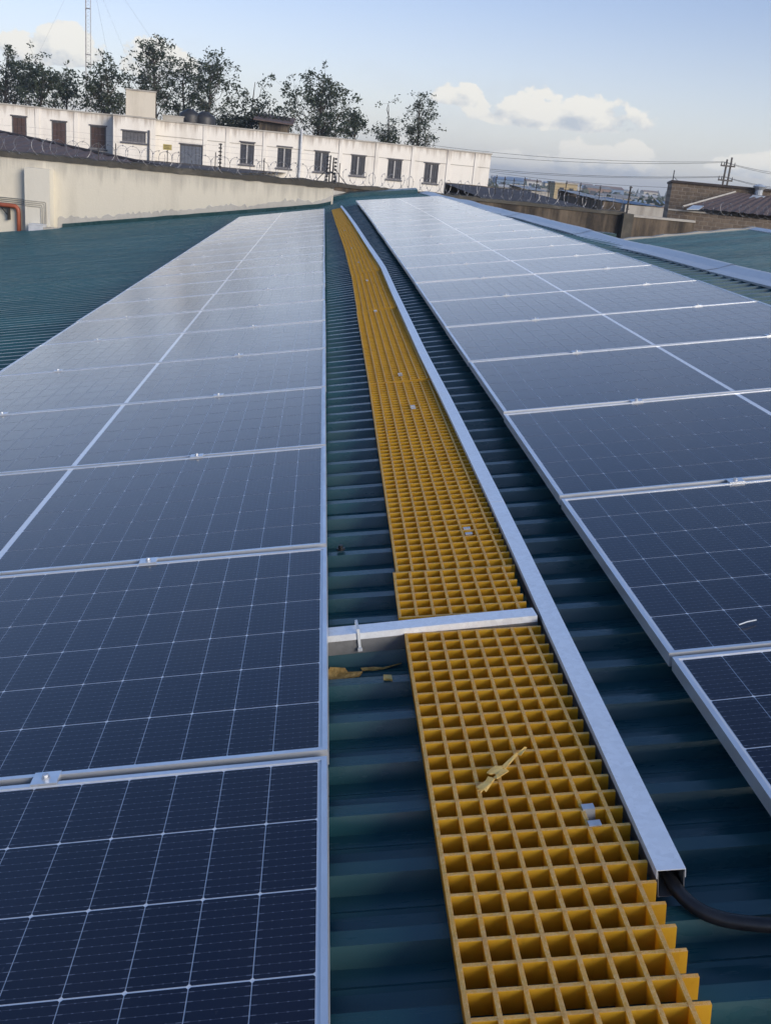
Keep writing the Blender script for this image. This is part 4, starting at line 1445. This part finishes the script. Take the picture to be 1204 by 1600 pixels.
# ------------------------------------------------------------------ radio mast
mb_t = at(137.2, 108, 150)
mast = thing('radio_mast', 'tall thin lattice radio mast rising behind the trees at left', 'mast')
mz0, mz1, mw_ = -8, mb_t.z + 15.5, .42
legs = [Vector((mb_t.x + mw_ * math.cos(a), 150 + mw_ * math.sin(a), 0)) for a in (.3, .3 + 2 * PI / 3, .3 + 4 * PI / 3)]
for l in legs:
    MB().tube([(l.x, l.y, mz0), (l.x, l.y, mz1)], .042, 6).build('leg', M['mast'], mast)
mb = MB()
z = mz0
i = 0
while z < mz1 - .9:
    for q in range(3):
        a, b = legs[q], legs[(q + 1) % 3]
        mb.tube([(a.x, a.y, z), (b.x, b.y, z + .45)], .014, 3, False)
        mb.tube([(b.x, b.y, z + .45), (a.x, a.y, z + .9)], .014, 3, False)
    z += .9
mb.build('lacing', M['mast'], mast)
z = mz0 + 3
while z < mz1:
    mb = MB()
    for q in range(3):
        a, b = legs[q], legs[(q + 1) % 3]
        mb.tube([(a.x, a.y, z), (b.x, b.y, z)], .05, 4)
    mb.build('joint_ring', M['mast'], mast)
    z += 5.6
for i, (dx, dy, dz) in enumerate(((-15, -4, 0), (15, -3, 0), (26, 5, 0), (3, 22, 0))):
    zt_ = mb_t.z + (14, 13, 15, 14)[i]
    MB().tube([(mb_t.x, 150, zt_), (mb_t.x + dx, 150 + dy, -8)], .011, 3, False).build('guy_wire', M['wire'], mast)

# ------------------------------------------------------------------ right side: stone building, roofs, poles
q0 = at(1050, 285, 46); q1 = at(1260, 308, 46)
st_ = thing('stone_building', 'building of rough brown stone blocks at the right edge', 'building', Matrix.Translation((q0.x, 46, q0.z)) @ Matrix.Rotation(math.radians(-17), 4, 'Z'))
W_ = q1.x - q0.x + 6
zl = -8 - q0.z
MB().box(0, W_, 0, 9, zl, 0).build('stone_wall', M['blocks'], st_)
MB().box(-.06, W_, -.08, 9.1, .002, .10).build('coping', M['rust2'], st_)
e_l = at(1066, 324, 41); e_t = at(1148, 301, 45.9)
def sl(p):
    return p - Vector((q0.x, 46, q0.z))
lean = thing('lean_to', 'low stone outbuilding with dark brown roof in front of the stone building', 'building')
er = at(1300, 343, 41)
zE = e_l.z
e_t = onplane(1148, 301, Vector((q0.x, 45.94, q0.z)), Vector((math.sin(math.radians(17)), math.cos(math.radians(17)), 0)))
rp = [Vector((e_l.x, 41, zE)), Vector((er.x + 4, 41 - .31 * (er.x + 4 - e_l.x), zE)), Vector((er.x + 4, e_t.y - .306 * (er.x + 4 - e_t.x), e_t.z)), Vector((e_t.x, e_t.y, e_t.z))]
mb = MB()
n = 60
for i in range(n + 1):
    t_ = i / n
    a = rp[0].lerp(rp[1], t_); b = rp[3].lerp(rp[2], t_)
    dz = .03 * (i % 2)
    mb.v += [(a.x, a.y, a.z + dz), (b.x, b.y, b.z + dz)]
    if i:
        mb.f.append((2 * i - 2, 2 * i, 2 * i + 1, 2 * i - 1))
mb.build('roof', M['rust'], lean)
MB().tube([rp[0] + Vector((0, 0, .03)), rp[3] + Vector((0, 0, .03))], .045, 4).build('verge_board', M['concrete_lt'], lean)
fw0 = at(1043, 327, 41.3)
lm_ = thing('stone_wall', 'low brown stone block wall below the dark roof at right', 'wall', Matrix.Translation((fw0.x, 41.3, fw0.z)) @ Matrix.Rotation(math.radians(-17), 4, 'Z'))
MB().box(0, er.x - fw0.x + 4, 0, .3, -8 - fw0.z, -.03).build('stone_face', M['blocks'], lm_)
MB().box(0, 1.45, -.04, .34, -.028, .03).build('coping', M['concrete_lt'], lm_)
def on_slope(px, py):
    nn = (rp[1] - rp[0]).cross(rp[3] - rp[0]).normalized()
    return onplane(px, py, rp[0] + nn * .05, nn), nn
corners = [on_slope(*c)[0] for c in ((1072, 326.5), (1091, 327), (1099, 321.5), (1082, 320.5))]
nn = on_slope(1080, 324)[1]
if nn.z < 0:
    nn = -nn
mb = MB().add(corners + [c - nn * .03 for c in corners], [(0, 1, 2, 3), (4, 7, 6, 5), (0, 4, 5, 1), (1, 5, 6, 2), (2, 6, 7, 3), (3, 7, 4, 0)])
mb.build('skylight_sheet', M['skylight'], lean)
pv, _ = on_slope(1184, 303)
v_ = MB().tube([pv + Vector((0, 0, -.05)), pv + Vector((0, 0, .16)), pv + Vector((0, 0, .30)), pv + Vector((0, 0, .40))], [.16, .16, .30, .06], 12).build('roof_vent', M['skylight'])
tag(v_, 'small pale round vent on the dark brown roof at right', 'vent')
MB().obox(pv + Vector((-.75, -.9, -.24)), (.55, 0, .0), (.35, .5, .145), (0, 0, .03)).build('skylight_sheet', M['skylight'], lean)
# razor wire on that wall
coil(1.3, er.x - fw0.x + 3, -.05, .22, .22, .34, lm_.matrix_world.copy(), 'razor wire coil in front of the dark brown roof at right', 8)
# aerial pole on the stone building corner
p = at(1053, 266, 46.3)
t = thing('aerial_pole', 'thin pole with a stay on the stone building corner', 'pole')
MB().tube([(p.x, 46.3, q0.z + .09), (p.x, 46.3, p.z)], .022, 6).build('shaft', M['steel_dk'], t)
MB().tube([(p.x, 46.3, p.z - .25), (p.x + .28, 46.5, q0.z + .1)], .012, 4).build('stay', M['steel_dk'], t)
# H-frame power pole
HY = 92
pt = [at(1135.5, 249, HY), at(1143, 246, HY)]
pl = thing('power_pole', 'twin timber power pole with crossarms above the stone building', 'power pole')
for i, p in enumerate(pt):
    MB().tube([(p.x, HY, -8), (p.x, HY, p.z)], [.12, .085], 8).build('pole', M['pole'], pl)
for dz in (-.55, -1.75):
    zc_ = pt[0].z + dz
    MB().box(pt[0].x - .55, pt[1].x + .35, HY - .2, HY - .1, zc_ - .06, zc_ + .06).build('crossarm', M['pole'], pl)
    for x in (pt[0].x - .5, pt[0].x - .25, pt[1].x + .3):
        MB().cyl((x, HY - .15, zc_ + .06), .05, .28, 8, .025).build('insulator', M['tank'], pl)
def hang(a, b, sag, r, label):
    pts = []
    for i in range(17):
        t_ = i / 16
        p = a.lerp(b, t_)
        pts.append(p + Vector((0, 0, -sag * 4 * t_ * (1 - t_))))
    o = MB().tube(pts, r, 3, False).build('power_line', M['wire_dk'])
    tag(o, label, 'power line', 'power lines in the sky at right')
PL = pt[0]
wl = [((640, 222), 262 * 0 + 246.5, 'topmost'), ((640, 231), 250, 'second from the top'), ((640, 250), 266.5, 'third from the top'), ((640, 253), 268.5, 'fourth from the top')]
for i, ((x0_, y0_), yp, lab) in enumerate(wl):
    a = at(x0_, y0_, 100)
    b = Vector((PL.x - .3 + .1 * i, HY - .15, PL.z + (-.22 if i < 2 else -1.42) - .06 * (i % 2)))
    hang(a, b, .55, .017, '%s power line between the white building and the twin pole' % lab)
    c = at(1320, yp + 31 + i * 2, 80)
    hang(b, c, .35, .017, '%s power line running right from the twin pole' % lab)
hang(at(760, 268, 110), at(1240, 296, 80), .5, .015, 'lowest power line, low over the far town')
# dark roofs behind the stained wall
def roof_block(px0, px1, py_far, py_near, Yn, Yf, mat, wallm, label, slope=True):
    a = at(px0, py_near, Yn); b = at(px1, py_near, Yn)
    far = at(px0, py_far, Yf)
    t = thing('low_building', label, 'building')
    zn, zf = a.z, far.z
    n = max(6, int((b.x - a.x) / .35))
    mb = MB()
    for i in range(n + 1):
        x = a.x + (b.x - a.x) * i / n
        dz = .03 * (i % 2)
        mb.v += [(x, Yn, zn + dz), (x, Yf, zf + dz)]
        if i:
            mb.f.append((2 * i - 2, 2 * i, 2 * i + 1, 2 * i - 1))
    mb.build('roof', mat, t)
    MB().box(a.x + .1, b.x - .1, Yn + .1, Yf, -8, min(zn, zf) - .05).build('wall', wallm, t)
    MB().box(a.x, b.x, Yf, Yf + .2, -8, zf + .05).build('back_wall', wallm, t)
roof_block(762, 930, 293, 313, 38, 52, M['rust2'], M['dirty'], 'low building with dark brown roof behind the razor wire, right of the white building')
M['pale_roof'] = pm('pale_iron_roof', (.42, .42, .40), (.34, .34, .33), .5, .2, 1)
M['blue_roof'] = pm('blue_iron_roof', (.06, .12, .22), (.05, .10, .18), .5, 0, 1)
M['ochre'] = pm('ochre_plaster', (.42, .34, .20), (.36, .29, .18), .85, 0, 1)
roof_block(828, 862, 291.5, 297, 70, 78, M['pale_roof'], M['concrete_lt'], 'shed with white sheet roof beyond the dark brown roof')
roof_block(940, 975, 303, 313, 62, 74, M['pale_roof'], M['dirty'], 'shed with bright white sloping roof near the leaning post')
roof_block(975, 1048, 311, 318, 66, 80, M['blue_roof'], M['concrete_lt'], 'shed with blue roof left of the stone building')
p = at(882, 287, 120)
t = thing('town_house', 'small ochre house with flat roof beyond the dark brown roofs', 'house')
MB().box(p.x - 1.1, p.x + 1.5, 120, 124, -8, p.z).build('wall', M['ochre'], t)
MB().box(p.x - 1.2, p.x + 1.6, 119.9, 124.1, p.z + .002, p.z + .14).build('roof', M['concrete_lt'], t)
for dx in (-.5, .6):
    MB().box(p.x + dx, p.x + dx + .45, 119.9, 119.995, p.z - 1, p.z - .45).build('window', M['dkwin'], t)

# ------------------------------------------------------------------ far town
rnd = random.Random(5)
tm = [pm('town_white', (.50, .50, .49), (.42, .42, .41), .8, 0, .2), pm('town_cream', (.46, .42, .34), (.38, .35, .29), .8, 0, .2), pm('town_blue', (.16, .24, .36), (.12, .19, .30), .7, 0, .2), pm('town_grey', (.26, .26, .26), (.2, .2, .2), .8, 0, .2), pm('town_brick', (.26, .17, .12), (.2, .13, .1), .8, 0, .2)]
spots = []
for i in range(84):
    Y = rnd.choice((230, 300, 380, 480, 620, 800, 1050))*rnd.uniform(.9, 1.1)
    px = 772 + 275 * ((i * .618) % 1)
    w = rnd.uniform(5, 15) * Y / 700 + 2.5
    up = rnd.uniform(-.0078, .0018) if Y > 400 else rnd.uniform(-.013, -.006)
    spots.append((px, Y, w, up))
words = ['white', 'cream', 'blue', 'grey', 'brick brown']
for i, (px, Y, w, up) in enumerate(spots):
    hy = 263.0 + .0965 * (px - 602)
    p = at(px, hy, Y)
    zt = EYE.z + up * Y
    c = rnd.choice((0, 0, 1, 1, 2, 3, 3, 4))
    d = w * rnd.uniform(.6, 1.1)
    t = thing('town_building', 'small %s building in the far town' % words[c], 'building', None, 'far town buildings')
    MB().box(p.x - w / 2, p.x + w / 2, Y, Y + d, -8, zt).build('wall', tm[c], t)
    rf = rnd.choice((0, 1))
    if rf:
        MB().add([(p.x - w / 2 - .3, Y - .3, zt + .01), (p.x + w / 2 + .3, Y - .3, zt + .01), (p.x + w / 2 + .3, Y + d, zt + .01), (p.x - w / 2 - .3, Y + d, zt + .01), (p.x - w / 2 - .3, Y + d / 2, zt + w * .10), (p.x + w / 2 + .3, Y + d / 2, zt + w * .10)],
                 [(0, 1, 5, 4), (3, 4, 5, 2), (0, 4, 3), (1, 2, 5)]).build('roof', tm[rnd.choice((3, 4, 2, 0))], t)
    else:
        MB().box(p.x - w / 2 - .2, p.x + w / 2 + .2, Y - .2, Y + d, zt + .01, zt + .5).build('roof', tm[3], t)
    nwin = max(2, int(w / 4))
    for r_ in range(2):
        for q in range(nwin):
            x = p.x - w / 2 + w * (q + .5) / nwin
            MB().box(x - w / nwin * .22, x + w / nwin * .22, Y - .12, Y - .01, zt - 2.4 - 3.2 * r_, zt - 1.0 - 3.2 * r_).build('window', M['dkwin'], t)
    spots[i] = (px, Y, t, words[c])
# the trees and roofs between them: one mass
mb = MB()
for i in range(5200):
    Y = rnd.uniform(180, 1500)
    px = rnd.uniform(700, 1260)
    p = at(px, 263.0 + .0965 * (px - 602), Y)
    zb_ = EYE.z - .0045 * Y * rnd.uniform(.2, 2.4) - 1
    leaf_quad(mb, Vector((p.x, Y, max(-8, zb_))), 5.0 * Y / 500 * rnd.uniform(.5, 1.2), rnd)
o = mb.build('distant_woodland', M['leaf'])
tag(o, 'dark mass of trees spread through the far town', 'woodland', kind='stuff')

# ------------------------------------------------------------------ hazy air
hz = MB().box(-2650, 2650, -1550, 2650, -9, 30).build('haze', None)
hz['kind'] = 'stuff'
m = bpy.data.materials.new('haze_air')
m.use_nodes = True
nt = m.node_tree
nt.nodes.clear()
vo = nt.nodes.new('ShaderNodeVolumePrincipled')
vo.inputs['Color'].default_value = (.86, .93, 1, 1)
vo.inputs['Density'].default_value = .00055
vo.inputs['Anisotropy'].default_value = .2
ou = nt.nodes.new('ShaderNodeOutputMaterial')
nt.links.new(vo.outputs[0], ou.inputs['Volume'])
hz.data.materials.append(m)
bpy.context.view_layer.update()
